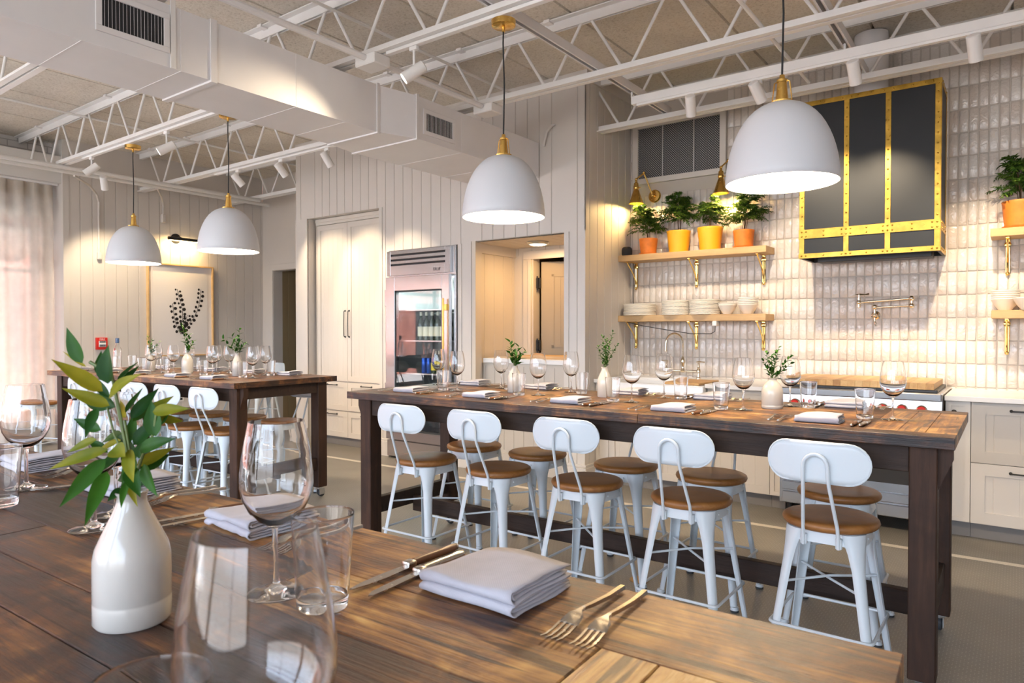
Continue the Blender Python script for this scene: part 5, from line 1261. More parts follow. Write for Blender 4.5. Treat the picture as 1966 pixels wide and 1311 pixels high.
for i, x in enumerate((-4.93, -4.84, -4.75)): bottle(x, 5.25, 0.521, 0.24, 0.036, M['palebottle'], M['palebottle'], 'pale bottle, %s from left on the lowest fridge shelf' % ORD[i], 'pale bottles in the fridge', M['white'])

# ================================================================== NICHE SILL, LIGHT
m = MB(); m.box(-4.215, -3.228, 5.225, 5.755, 1.03, 1.075, 0.003); tag(m.build('ledge', M['counter'], smooth=False), 'thick white ledge on the half wall of the pass-through niche', 'ledge')
m = MB(); m.box(-3.95, -3.25, 5.40, 5.72, 1.0755, 1.10, 0.003); tag(m.build('wood_board', M['shelf'], smooth=False), 'oak board lying on the ledge in the niche', 'board')
t = thing('ceiling_light', 'small round flush light on the niche ceiling', 'ceiling light', (-3.725, 5.46, NIZ-0.012))
m = MB(); m.lathe([(0, 0), (0.105, 0), (0.110, -0.008), (0.098, -0.022), (0.082, -0.026), (0.082, -0.01), (0, -0.01)], (0, 0, 0), 36); m.build('trim_ring', M['zinc'], t)
m = MB(); m.lathe([(0.081, -0.018), (0.07, -0.030), (0.04, -0.036), (0, -0.038)], (0, 0, 0), 32); m.build('diffuser', emit('flush_diffuser', (1.0, 0.80, 0.50), 5.0), t)
L = bpy.data.lights.new('flush_glow', 'AREA'); L.energy = 5.5; L.color = (1.0, 0.60, 0.24); L.shape = 'DISK'; L.size = 0.15
o = bpy.data.objects.new('flush_glow', L); COL.objects.link(o); o.parent = t; o.location = (0, 0, -0.045)

# ================================================================== LEFT WALL
t = thing('framed_print', 'black botanical print in a light oak frame on left wall', 'picture', (XL, 4.722, 1.61))
PW, PH_ = 0.445, 0.605
m = MB()
for a, b_, c_, d_ in ((-PW, -PW+0.018, -PH_, PH_), (PW-0.018, PW, -PH_, PH_), (-PW+0.018, PW-0.018, PH_-0.018, PH_), (-PW+0.018, PW-0.018, -PH_, -PH_+0.018)): m.box(0.002, 0.045, a, b_, c_, d_, 0.001)
m.build('frame', M['oakframe'], t, smooth=False)
m = MB(); m.box(0.002, 0.012, -PW+0.018, PW-0.018, -PH_+0.018, PH_-0.018); m.build('mat_board', M['paper'], t, smooth=False)
m = MB(); m.box(0.012, 0.016, -PW+0.075, PW-0.075, -PH_+0.065, PH_-0.07); m.build('paper_sheet', M['paper'], t, smooth=False)
m = MB()
# branches: (y,z) in print coordinates
XA = 0.0165
def branch(pts, n, r0):
    rr = random.Random(r0); P = [Vector((XA, a, b_)) for a, b_ in pts]; m.tube(P, 0.0028, 5)
    tot = len(P)-1
    for i in range(n):
        f = (i+0.8)/n*tot; k = min(int(f), tot-1); p = P[k].lerp(P[k+1], f-k); d = (P[k+1]-P[k]).normalized(); s = Vector((0, -d.z, d.y))*(1 if i % 2 else -1)
        c = p+s*rr.uniform(0.022, 0.032)+d*rr.uniform(0.0, 0.012); m.tube([p, c], 0.0016, 4)
        r = rr.uniform(0.016, 0.022)*(1.0 if i < n-2 else 0.8); q = [m.bm.verts.new(c+Vector((0.0004+0.0003*(i % 3), r*math.cos(2*PI*j/14)*(1+0.12*s.y), r*math.sin(2*PI*j/14)*rr.uniform(0.98, 1.02)))) for j in range(14)]; m.bm.faces.new(q)
branch([(-0.005, -0.315), (0.02, -0.25), (0.03, -0.18), (0.015, -0.10), (0.02, 0.0), (0.0, 0.09), (-0.03, 0.18), (-0.05, 0.28)], 22, 1)
branch([(-0.005, -0.315), (0.05, -0.24), (0.10, -0.18), (0.17, -0.10), (0.22, 0.0), (0.25, 0.10), (0.27, 0.20), (0.275, 0.29)], 22, 2)
branch([(-0.005, -0.315), (-0.045, -0.25), (-0.075, -0.17), (-0.09, -0.10), (-0.105, 0.0), (-0.115, 0.09)], 13, 3)
branch([(0.0, -0.29), (0.04, -0.20), (0.06, -0.13), (0.085, -0.06)], 7, 4)
m.build('printed_branches', M['ink'], t, smooth=False)
t = thing('picture_light', 'black picture light bar above the botanical print', 'picture light', (XL, 4.72, 2.535))
m = MB(); m.lathe([(0, 0), (0.065, 0.001), (0.065, 0.014), (0.055, 0.02), (0, 0.02)], (0.001, -0.06, 0.02), 32, Matrix.Rotation(PI/2, 4, 'Y')); m.build('wall_plate', M['black'], t)
m = MB(); m.tube([(0.02, -0.06, 0.02), (0.10, -0.06, 0.035), (0.14, -0.05, 0.02), (0.15, -0.02, 0.012)], 0.007, 8); m.build('arm', M['black'], t)
m = MB(); m.cone((0.16, -0.235, 0.0), (0.16, 0.235, 0.0), 0.021, 0.021, 18); m.build('lamp_bar', M['black'], t)
m = MB(); m.box(0.142, 0.165, -0.21, 0.21, -0.0235, -0.0195); m.build('lens', emit('picture_lens', (1.0, 0.72, 0.35), 14.0), t, smooth=False)
L = bpy.data.lights.new('picture_glow', 'AREA'); L.energy = 3.5; L.color = (1.0, 0.68, 0.30); L.shape = 'RECTANGLE'; L.size = 0.42; L.size_y = 0.03
o = bpy.data.objects.new('picture_glow', L); COL.objects.link(o); o.parent = t; o.location = (0.150, 0, -0.03); o.rotation_euler = (0, math.radians(-22), PI/2) if False else Vector((-0.55, 0, -0.83)).to_track_quat('-Z', 'Y').to_euler()
def lwall(y, z, x=0.0): return Matrix.Translation((x, y, z)) @ Matrix(((0, 0, 1, 0), (1, 0, 0, 0), (0, 1, 0, 0), (0, 0, 0, 1)))
t = thing('fire_alarm', 'red fire alarm pull station on the left panelled wall', 'fire alarm', (XL, 3.732, 1.186))
m = MB(); m.box(0.001, 0.045, -0.062, 0.062, -0.073, 0.073, 0.006, seg=2); m.build('case', M['red'], t)
m = MB(); m.box(0.045, 0.052, -0.040, 0.040, -0.040, 0.032, 0.002); m.box(0.052, 0.066, -0.036, 0.036, -0.010, 0.006, 0.003); m.build('pull_handle', M['white'], t, smooth=False)
m = MB(); m.box(0.0521, 0.0535, -0.034, 0.034, 0.012, 0.027); m.box(0.0521, 0.0535, -0.034, 0.034, -0.034, -0.016); m.build('handle_panel', M['black'], t, smooth=False)
text_mesh('FIRE', 0.034, 0.0006, 'lettering', M['white'], t, lwall(0, 0.050, 0.0460))
text_mesh('PULL DOWN', 0.012, 0.0005, 'lettering', M['white'], t, lwall(0, -0.025, 0.0537))
m = MB(); m.box(XL+0.0005, XL+0.008, 4.68, 4.755, 0.40, 0.515, 0.002); o = m.build('wall_outlet', M['white'], smooth=False); tag(o, 'white wall outlet low on the left panelled wall', 'outlet')
m = MB()
for z in (0.435, 0.478): m.box(XL+0.008, XL+0.0095, 4.70, 4.735, z-0.015, z+0.015)
m.build('socket', M['black'], o, smooth=False)
# wood cabinet front on hall side is left dark

# curtain and its rail
M['tape'] = pm('linen_header_tape', (0.5, 0.45, 0.40), 0.9); cr = random.Random(9)
m = MB(); rows = []
ys = [1.75+i*0.0125 for i in range(int((3.30-1.75)/0.0125)+1)]
ph = []; a = 0
for y in ys:
    a += 0.0125*2*PI/(0.155+0.035*math.sin(y*3.1)); ph.append(a)
zs = [0.05, 0.4, 0.9, 1.4, 1.9, 2.3, 2.6, 2.80, 2.88, 2.93, 2.945, 3.035]
for z in zs:
    row = []
    for y, p in zip(ys, ph):
        amp = 0.030+0.008*math.sin(y*2+z)
        if z > 2.86: amp = 0.018
        s = math.sin(p+0.25*math.sin(z*1.3+y)); s = math.copysign(abs(s)**(0.8 if z < 2.8 else 0.35), s)
        row.append((-9.10+amp*s+0.010*math.sin(y*5+z*2), y, z))
    rows.append(row)
m.grid(rows); cu_ = m.build('curtain', M['curtain'], ang=80); tag(cu_, 'sheer linen pinch-pleat curtain across the left street window', 'curtain')
m = MB(); m.grid([[(x-0.006, y, z) for (x, y, z) in r_] for r_ in rows if r_[0][2] > 2.85]); m.build('header_tape', M['tape'], cu_, ang=80)
t = thing('curtain_rail', 'white curtain rail fixed under the header at left', 'curtain rail', (-9.09, 0, 3.0375))
m = MB(); m.box(-0.02, 0.02, 1.4, 3.325, 0.0, 0.022, 0.002); m.build('rail', M['steelwhite'], t, smooth=False)
# ================================================================== TABLEWARE
M['thin'] = thin_glass('thin_drinking_glass', (0.965, 0.97, 0.97), 1.7)
def make_wine(thin):
    t = thing('wine_glass', 'x', 'wine glass')
    out = [(0.0046, 0.0925), (0.013, 0.0960), (0.025, 0.1035), (0.037, 0.1165), (0.0455, 0.1335), (0.0492, 0.1510), (0.0488, 0.1680), (0.0462, 0.1900), (0.0425, 0.2120), (0.0372, 0.2400)]
    inn = [(0.0364, 0.2402), (0.0416, 0.2120), (0.0453, 0.1900), (0.0478, 0.1680), (0.0481, 0.1510), (0.0443, 0.1340), (0.0357, 0.1180), (0.0235, 0.1060), (0.010, 0.1005), (0, 0.0995)]
    if thin:
        m = MB(); m.lathe([(0, 0.0935)]+[(r, z) for r, z in out], (0, 0, 0), 40); m.build('bowl', M['thin'], t, ang=60)
    else:
        m = MB(); m.lathe([(0, 0.0920)]+out+inn, (0, 0, 0), 40); m.build('bowl', M['glass'], t, ang=60)
    m = MB(); m.lathe([(0, 0.0915), (0.0050, 0.0912), (0.0041, 0.080), (0.0037, 0.055), (0.0041, 0.030), (0.0055, 0.0142), (0, 0.0138)], (0, 0, 0), 16); m.build('stem', M['glass'], t, ang=60)
    m = MB(); m.lathe([(0, 0.0132), (0.006, 0.0130), (0.011, 0.0085), (0.020, 0.0052), (0.034, 0.0034), (0.0405, 0.0022), (0.0415, 0.0010), (0.040, 0.0), (0, 0.0004)], (0, 0, 0), 40); m.build('foot', M['glass'], t, ang=60)
    return t
def make_tumbler():
    t = thing('tumbler', 'x', 'glass')
    m = MB(); m.lathe([(0.0321, 0.0165), (0.03225, 0.019), (0.0340, 0.045), (0.0370, 0.090), (0.03925, 0.121), (0.0394, 0.1235), (0.0391, 0.1246), (0.0384, 0.1246), (0.0380, 0.1235), (0.0378, 0.121), (0.0355, 0.090), (0.0325, 0.045), (0.0308, 0.019), (0.0306, 0.0170)], (0, 0, 0), 44, closed=True); m.build('glass_wall', M['glass'], t, ang=50)
    m = MB(); m.lathe([(0, 0.0), (0.027, 0.0), (0.029, 0.0), (0.0305, 0.001), (0.0310, 0.003), (0.0318, 0.0135), (0.0319, 0.0160), (0.0312, 0.0163), (0.028, 0.0158), (0.020, 0.0138), (0, 0.0130)], (0, 0, 0), 40); m.build('thick_base', M['glass'], t, ang=50)
    return t
def make_napkin(two):
    t = thing('napkin', 'x', 'napkin'); rr = random.Random(3 if two else 4)
    w, l = 0.168, 0.142
    def path(z0, h, l0, n=8):
        r = h/2; P = [(l0, z0)]; P += [(-l/2+r+(0.0) - r*math.sin(PI*i/n)*1.0, z0+r-r*math.cos(PI*i/n)) for i in range(n+1)]; P += [(l0-0.004, z0+h)]; return P
    paths = []
    if two:
        for z0 in (0.0013, 0.0172):
            paths += [path(z0, 0.0138, l/2), [(a+0.007, b_) for a, b_ in path(z0+0.0046, 0.0048, l/2-0.010)]]
    else:
        paths = [path(0.0013, 0.0262, l/2), [(a+0.005, b_) for a, b_ in path(0.0052, 0.0078, l/2-0.006)], [(a+0.005, b_) for a, b_ in path(0.0170, 0.0066, l/2-0.010)]]
    for q in paths:
        m = MB(); nx = 14; rows = []; dense = []
        for (a, b_) in zip(q, q[1:]):
            k = 6 if abs(a[0]-b_[0]) > 0.03 else 1
            for i in range(k): dense.append((a[0]+(b_[0]-a[0])*i/k, a[1]+(b_[1]-a[1])*i/k))
        dense.append(q[-1])
        sk = rr.uniform(-0.004, 0.004); hw = w/2-rr.uniform(0, 0.004)
        for i in range(nx+1):
            x = -hw+2*hw*i/nx; row = []
            for (y, z) in dense:
                ex = max(0.0, x/hw)**2; ed = (abs(x)/hw)**6; pz = z*(1+0.09*math.sin(x*28+y*21)*max(0, z/0.02)+0.16*ex*max(0, 0.5+y/l)) - 0.0045*ed*(z/0.03)*(1-0.7*ex) - 0.004*(z/0.03)*max(0, -y/l-0.25)*ed
                row.append((x*(1-0.05*(z/0.03)*rr.uniform(0.6, 1.0))+sk*y/l+0.002*math.sin(y*55+z*300), y+0.002*math.sin(x*40+z*90), max(0.0012, pz)))
            rows.append(row)
        m.grid(rows); o = m.build('fold', M['napkin'], t, ang=70); md = o.modifiers.new('thick', 'SOLIDIFY'); md.thickness = 0.0022; md.offset = 0
    return t
def make_fork():
    t = thing('fork', 'x', 'fork')
    def bar(rows):
        m = MB(); rings = []
        for y, z, hw, ht in rows: rings.append([m.bm.verts.new(p) for p in ((-hw, y, z), (hw, y, z), (hw*0.8, y, z+ht), (-hw*0.8, y, z+ht))])
        for A, B in zip(rings, rings[1:]):
            for i in range(4): m.bm.faces.new((A[i], A[(i+1) % 4], B[(i+1) % 4], B[i]))
        m.bm.faces.new(rings[0]); m.bm.faces.new(rings[-1][::-1]); return m
    bar([(-0.100, 0.0030, 0.0042, 0.0055), (-0.055, 0.0042, 0.0040, 0.0050), (-0.005, 0.0090, 0.0034, 0.0045), (0.012, 0.0120, 0.0028, 0.0036)]).build('handle', M['cutlery'], t, ang=40)
    bar([(0.012, 0.0120, 0.0030, 0.0034), (0.024, 0.0130, 0.0042, 0.0026), (0.034, 0.0120, 0.0110, 0.0022), (0.046, 0.0090, 0.0128, 0.0020), (0.053, 0.0070, 0.0128, 0.0018)]).build('head', M['cutlery'], t, ang=40)
    m = MB()
    for k in range(4):
        x = -0.0111+k*0.0074
        rings = []
        for y, z, hw, ht in ((0.0525, 0.0068, 0.0017, 0.0018), (0.070, 0.0040, 0.0016, 0.0017), (0.086, 0.0036, 0.0014, 0.0015), (0.098, 0.0062, 0.0008, 0.0010)):
            rings.append([m.bm.verts.new(p) for p in ((x-hw, y, z), (x+hw, y, z), (x+hw, y, z+ht), (x-hw, y, z+ht))])
        for A, B in zip(rings, rings[1:]):
            for i in range(4): m.bm.faces.new((A[i], A[(i+1) % 4], B[(i+1) % 4], B[i]))
        m.bm.faces.new(rings[0]); m.bm.faces.new(rings[-1][::-1])
    m.build('tines', M['cutlery'], t, ang=40); return t
def make_knife(wooden):
    t = thing('steak_knife' if wooden else 'table_knife', 'x', 'knife')
    def blade(m, P, th):
        n = len(P); A = [m.bm.verts.new((x, y, 0.004-th/2 if x > -0.004 else 0.0035)) for x, y in P]; B = [m.bm.verts.new((x, y, 0.004+th/2)) for x, y in P]
        for i in range(n): m.bm.faces.new((A[i], A[(i+1) % n], B[(i+1) % n], B[i]))
        m.bm.faces.new(A[::-1]); m.bm.faces.new(B)
    m = MB()
    if wooden: pts = [(0.0065, 0.0), (0.0075, 0.05), (0.006, 0.085), (0.001, 0.113), (-0.003, 0.108), (-0.008, 0.085), (-0.0105, 0.05), (-0.0085, 0.012), (-0.0075, 0.0)]
    else: pts = [(0.0065, 0.0), (0.0065, 0.06), (0.004, 0.088), (-0.002, 0.100), (-0.007, 0.094), (-0.0085, 0.06), (-0.0065, 0.0)]
    blade(m, pts, 0.0022); m.build('blade', M['cutlery'], t, smooth=False)
    m = MB(); m.box(-0.0082, 0.0082, -0.017, 0.0015, 0.0, 0.0125, 0.003, seg=2); m.build('bolster', M['cutlery'], t)
    m = MB(); hl = 0.098 if wooden else 0.088
    rows = [(-0.017, 0.0075, 0.0055), (-0.045, 0.0085, 0.0062), (-0.075, 0.0078, 0.006), (-0.017-hl*0.9, 0.0085, 0.0065), (-0.017-hl, 0.0060, 0.0050)]
    m.tube([(0.004*math.sin((y+0.017)*18), y, 0.0066) for y, a, b_ in rows], 0.007, 12, radii=[a*0.82 for y, a, b_ in rows]); m.build('handle', M['knifewood'] if wooden else M['cutlery'], t)
    m = MB(); y = -0.017-hl; m.sphere((0.004*math.sin((y+0.017)*18), y, 0.0066), 0.0058, 10, (1.0, 0.8, 1)); m.build('end_cap', M['cutlery'], t)
    return t
protos = {}
def place(kind, mk, x, y, rz, label, group, z=TZ+0.0004):
    if kind not in protos:
        p = mk(); protos[kind] = p; p.location = (x, y, z); p.rotation_euler = (0, 0, rz); p['label'] = label; p['group'] = group; return p
    return dup(protos[kind], (x, y, z), rz, label, group)
wine = lambda x, y, lab, g: place('wineA' if 'nearest table' in g else 'wine', lambda: make_wine(False), x, y, R.uniform(0, 6), lab, g)
tumb = lambda x, y, lab, g: place('tumb', make_tumbler, x, y, R.uniform(0, 6), lab, g)
nap = lambda two, x, y, rz, lab, g: place('nap%d' % two, lambda: make_napkin(two), x, y, rz, lab, g)
fork = lambda x, y, rz, lab, g: place('fork', make_fork, x, y, rz, lab, g)
sknife = lambda x, y, rz, lab, g: place('sk', lambda: make_knife(True), x, y, rz, lab, g)
tknife = lambda x, y, rz, lab, g: place('tk', lambda: make_knife(False), x, y, rz, lab, g)

TBN = 'kitchen table'
# ---- kitchen table: near settings
gN = lambda k, s: '%s on the %s side of the kitchen table' % (k, s)
for i, (x, y) in enumerate([(-2.925, 2.945), (-2.385, 2.945), (-1.825, 2.975), (-1.270, 2.965), (-0.645, 2.965)]):
    o = ORD[i]; nap(0, x, y, AB+0.01*R.uniform(-3, 3), 'folded grey napkin, %s from left along near edge of kitchen table' % o, gN('napkins', 'near'))
    fx = x-0.155
    fork(fx-0.02, y-0.012, AB+R.uniform(0.0, 0.06), 'left fork of the pair beside %s near napkin, kitchen table' % o, gN('forks', 'near')); fork(fx+0.022, y-0.020, AB+R.uniform(-0.03, 0.05), 'right fork of the pair beside %s near napkin, kitchen table' % o, gN('forks', 'near'))
    kx = x+0.135
    sknife(kx, y+0.010, AB+R.uniform(-0.04, 0.05), 'wood-handled steak knife right of the %s near napkin, kitchen table' % o, gN('knives', 'near')); tknife(kx+0.032, y+0.012, AB+R.uniform(-0.05, 0.02), 'steel table knife right of the %s near napkin, kitchen table' % o, gN('knives', 'near'))
for i, (x, y) in enumerate([(-2.752, 3.160), (-2.184, 3.203), (-1.592, 3.185), (-1.020, 3.174), (-0.414, 3.185)]): wine(x, y, 'wine glass, %s from left in the near row on kitchen table' % ORD[i], gN('wine glasses', 'near'))
for i, (x, y) in enumerate([(-2.835, 3.125), (-2.272, 3.140), (-1.685, 3.155), (-1.112, 3.140), (-0.513, 3.160)]): tumb(x, y, 'clear tumbler, %s from left in the near row on kitchen table' % ORD[i], gN('tumblers', 'near'))
# ---- far settings
for i, (x, y) in enumerate([(-2.955, 3.600), (-2.420, 3.603), (-1.800, 3.603), (-1.315, 3.600), (-0.665, 3.610)]):
    o = ORD[i]; y -= 0.012; nap(1, x, y, AB+0.01*R.uniform(-3, 3), 'folded grey napkin, %s from left along far edge of kitchen table' % o, gN('napkins', 'far'))
    fork(x+0.125, y, PI+AB+R.uniform(-0.1, 0.0), 'left fork of the pair beside %s far napkin, kitchen table' % o, gN('forks', 'far')); fork(x+0.165, y-0.005, PI+AB+R.uniform(-0.1, 0.0), 'right fork of the pair beside %s far napkin, kitchen table' % o, gN('forks', 'far'))
    sknife(x-0.120, y-0.010, PI+AB+R.uniform(-0.06, 0.06), 'wood-handled steak knife left of the %s far napkin, kitchen table' % o, gN('knives', 'far')); tknife(x-0.152, y-0.010, PI+AB+R.uniform(-0.05, 0.05), 'steel table knife left of the %s far napkin, kitchen table' % o, gN('knives', 'far'))
for i, (x, y) in enumerate([(-3.165, 3.445), (-2.659, 3.480), (-2.142, 3.490), (-1.552, 3.490), (-0.890, 3.470)]): wine(x, y, 'wine glass, %s from left in the far row on kitchen table' % ORD[i], gN('wine glasses', 'far'))
for i, (x, y) in enumerate([(-2.535, 3.400), (-2.040, 3.440), (-1.447, 3.470), (-0.800, 3.440)]): tumb(x, y, 'clear tumbler, %s from left in the far row on kitchen table' % ORD[i], gN('tumblers', 'far'))

# ---- left table
def C2(lx, ly): p = atC(lx, ly); return p.x, p.y
gC = lambda k, s: '%s on the %s side of the left table' % (k, s)
for i, lx in enumerate((0.26, 0.80, 1.25, 1.84, 2.32)):
    x, y = C2(lx, 0.17); o = ORD[i]; nap(0, x, y, AC, 'folded grey napkin, %s from left along near edge of left table' % o, gC('napkins', 'near'))
    x, y = C2(lx-0.15, 0.16); fork(x, y, AC, 'left fork of the pair beside %s near napkin, left table' % o, gC('forks', 'near')); x, y = C2(lx-0.115, 0.16); fork(x, y, AC, 'right fork of the pair beside %s near napkin, left table' % o, gC('forks', 'near'))
    x, y = C2(lx+0.12, 0.18); sknife(x, y, AC, 'steak knife right of the %s near napkin, left table' % o, gC('knives', 'near'))
for i, lx in enumerate((0.56, 1.04, 1.39, 1.94, 2.40)):
    x, y = C2(lx, 0.80); o = ORD[i]; nap(1, x, y, AC, 'folded grey napkin, %s from left along far edge of left table' % o, gC('napkins', 'far'))
    x, y = C2(lx-0.13, 0.80); sknife(x, y, PI+AC, 'steak knife left of the %s far napkin, left table' % o, gC('knives', 'far')); x, y = C2(lx+0.14, 0.80); fork(x, y, PI+AC, 'fork right of the %s far napkin, left table' % o, gC('forks', 'far'))
for i, lx in enumerate((0.99, 1.345, 1.91, 2.43)): wine(*C2(lx, 0.42), 'wine glass, %s from left in the near row on left table' % ORD[i], gC('wine glasses', 'near'))
for i, lx in enumerate((0.66, 1.14, 1.60, 1.74, 2.12, 2.23)): wine(*C2(lx, 0.66+0.03*(i % 2)), 'wine glass, %s from left in the far row on left table' % ORD[i], gC('wine glasses', 'far'))
for i, lx in enumerate((0.37, 0.88, 1.245, 1.815, 2.335)): tumb(*C2(lx, 0.40), 'clear tumbler, %s from left in the near row on left table' % ORD[i], gC('tumblers', 'near'))
for i, lx in enumerate((0.20, 0.80, 1.27, 1.83, 2.32)): tumb(*C2(lx, 0.67), 'clear tumbler, %s from left in the far row on left table' % ORD[i], gC('tumblers', 'far'))
x, y = C2(0.06, 0.60); t = thing('water_bottle', 'clear bottle with dark blue cap at far left of left table', 'bottle', (x, y, TZ+0.0004))
m = MB(); m.lathe([(0, 0), (0.036, 0), (0.038, 0.004), (0.038, 0.17), (0.032, 0.195), (0.016, 0.22), (0.0145, 0.285), (0.013, 0.285), (0.0145, 0.22), (0.030, 0.193), (0.0355, 0.168), (0.0355, 0.01), (0, 0.009)], (0, 0, 0), 28); m.build('glass_body', M['glass'], t)
m = MB(); m.lathe([(0.0175, 0.245), (0.0178, 0.292), (0, 0.293)], (0, 0, 0), 20); m.build('cap', pm('navy_foil', (0.012, 0.03, 0.08), 0.35), t)

# ---- nearest table (laid for the far side, plus one near setting)
gA = lambda k: '%s on the nearest table' % k
wine(-0.825, 0.568, 'large wine glass standing alone at the centre of the nearest table', gA('wine glasses'))
wine(-1.369, 0.555, 'wine glass half hidden behind the big leafy vase, left one of two', gA('wine glasses'))
wine(-1.440, 0.625, 'wine glass half hidden behind the big leafy vase, farther one of two', gA('wine glasses'))
wine(-1.845, 0.605, 'wine glass cut by the left edge of the picture', gA('wine glasses'))
wine(-0.383, 0.249, 'blurred wine glass at the bottom, closest to the camera', gA('wine glasses'))
tumb(-0.736, 0.578, 'clear tumbler beside the central wine glass on the nearest table', gA('tumblers'))
tumb(-1.705, 0.512, 'clear tumbler at the left edge of the nearest table', gA('tumblers'))
tumb(-0.478, 0.228, 'clear tumbler cut by the bottom edge of the picture', gA('tumblers'))
for i, (x, y, r, lab) in enumerate([(-0.592, 0.765, -0.05, 'nearest folded grey napkin, between knives and two forks'), (-1.140, 0.755, -0.10, 'folded grey napkin behind the central wine glass'), (-1.630, 0.745, 0.0, 'folded grey napkin half hidden behind the big vase'), (-2.115, 0.735, 0.0, 'folded grey napkin at the left edge of the picture')]):
    nap(1, x, y, AA+r, lab, gA('napkins'))
where = ('the nearest napkin', 'the napkin behind the central glass', 'the napkin behind the vase', 'the left edge napkin')
for i, (x, y) in enumerate([(-0.441, 0.762), (-1.00, 0.745), (-1.485, 0.765), (-1.955, 0.755)]):
    fork(x, y, PI+0.03, 'left fork of the pair right of %s' % where[i], gA('forks')); fork(x+0.036, y+0.002, PI+0.06, 'right fork of the pair right of %s' % where[i], gA('forks'))
for i, (x, y, r) in enumerate([(-0.750, 0.742, PI+0.03), (-1.290, 0.735, PI-0.18), (-1.765, 0.705, PI-0.30), (-2.26, 0.72, PI)]):
    sknife(x, y, r, 'wood-handled steak knife left of %s' % where[i], gA('knives'))
    if i < 2: tknife(x+0.034, y-0.012, r+0.02, 'steel table knife left of %s' % where[i], gA('knives'))

# ================================================================== VASES AND SPRIGS
def vase(x, y, h, r, style, label, group=None):
    t = thing('bud_vase', label, 'vase', (x, y, TZ+0.0004), 0, group)
    m = MB()
    if style == 'tall': pr = [(0, 0), (r*0.94, 0.0), (r, h*0.025), (r, h*0.17), (r*0.985, h*0.18), (r, h*0.19), (r*0.995, h*0.50), (r*0.93, h*0.585), (r*0.74, h*0.70), (r*0.50, h*0.84), (r*0.39, h*0.92), (r*0.385, h*0.965), (r*0.43, h*0.995), (r*0.40, h), (r*0.30, h*0.97), (r*0.30, h*0.85), (0, h*0.6)]
    elif style == 'slim': pr = [(0, 0), (r*0.94, 0.0), (r, h*0.03), (r*0.99, h*0.50), (r*0.92, h*0.62), (r*0.62, h*0.80), (r*0.44, h*0.89), (r*0.41, h*0.96), (r*0.46, h*0.995), (r*0.42, h), (r*0.32, h*0.97), (r*0.32, h*0.85), (0, h*0.6)]
    else: pr = [(0, 0), (r*0.94, 0.0), (r, h*0.025), (r, h*0.10), (r*0.985, h*0.115), (r*1.0, h*0.13), (r*1.0, h*0.50), (r*0.965, h*0.62), (r*0.83, h*0.74), (r*0.58, h*0.85), (r*0.42, h*0.90), (r*0.40, h*0.97), (r*0.44, h*0.995), (r*0.40, h), (r*0.30, h*0.97), (r*0.30, h*0.87), (0, h*0.6)]
    m.lathe(pr, (0, 0, 0), 56); m.build('vase_body', M['ceramic'], t, ang=50)
    m = MB(); m.lathe([(0, h*0.90), (r*0.29, h*0.90)], (0, 0, 0), 16); m.build('dark_mouth', M['soil'], t); return t
def leaf(m, b, tip, w, nrm, curl=0.12, n=7, fold=0.18):
    b, tip = Vector(b), Vector(tip); d = tip-b; L = d.length; d.normalize(); nrm = Vector(nrm); nrm = (nrm-d*nrm.dot(d)).normalized(); s = d.cross(nrm).normalized(); rows = []
    for i in range(n+1):
        f = i/n; ww = w*(math.sin(PI*min(1, f**0.66))**1.0 if 0 < f < 1 else 0.02); c = b+d*L*f-nrm*curl*L*(f*f-0.35*f)
        rows.append([c-s*ww/2+nrm*ww*fold, c-s*ww/4+nrm*ww*fold*0.4, c, c+s*ww/4+nrm*ww*fold*0.4, c+s*ww/2+nrm*ww*fold])
    m.grid(rows)
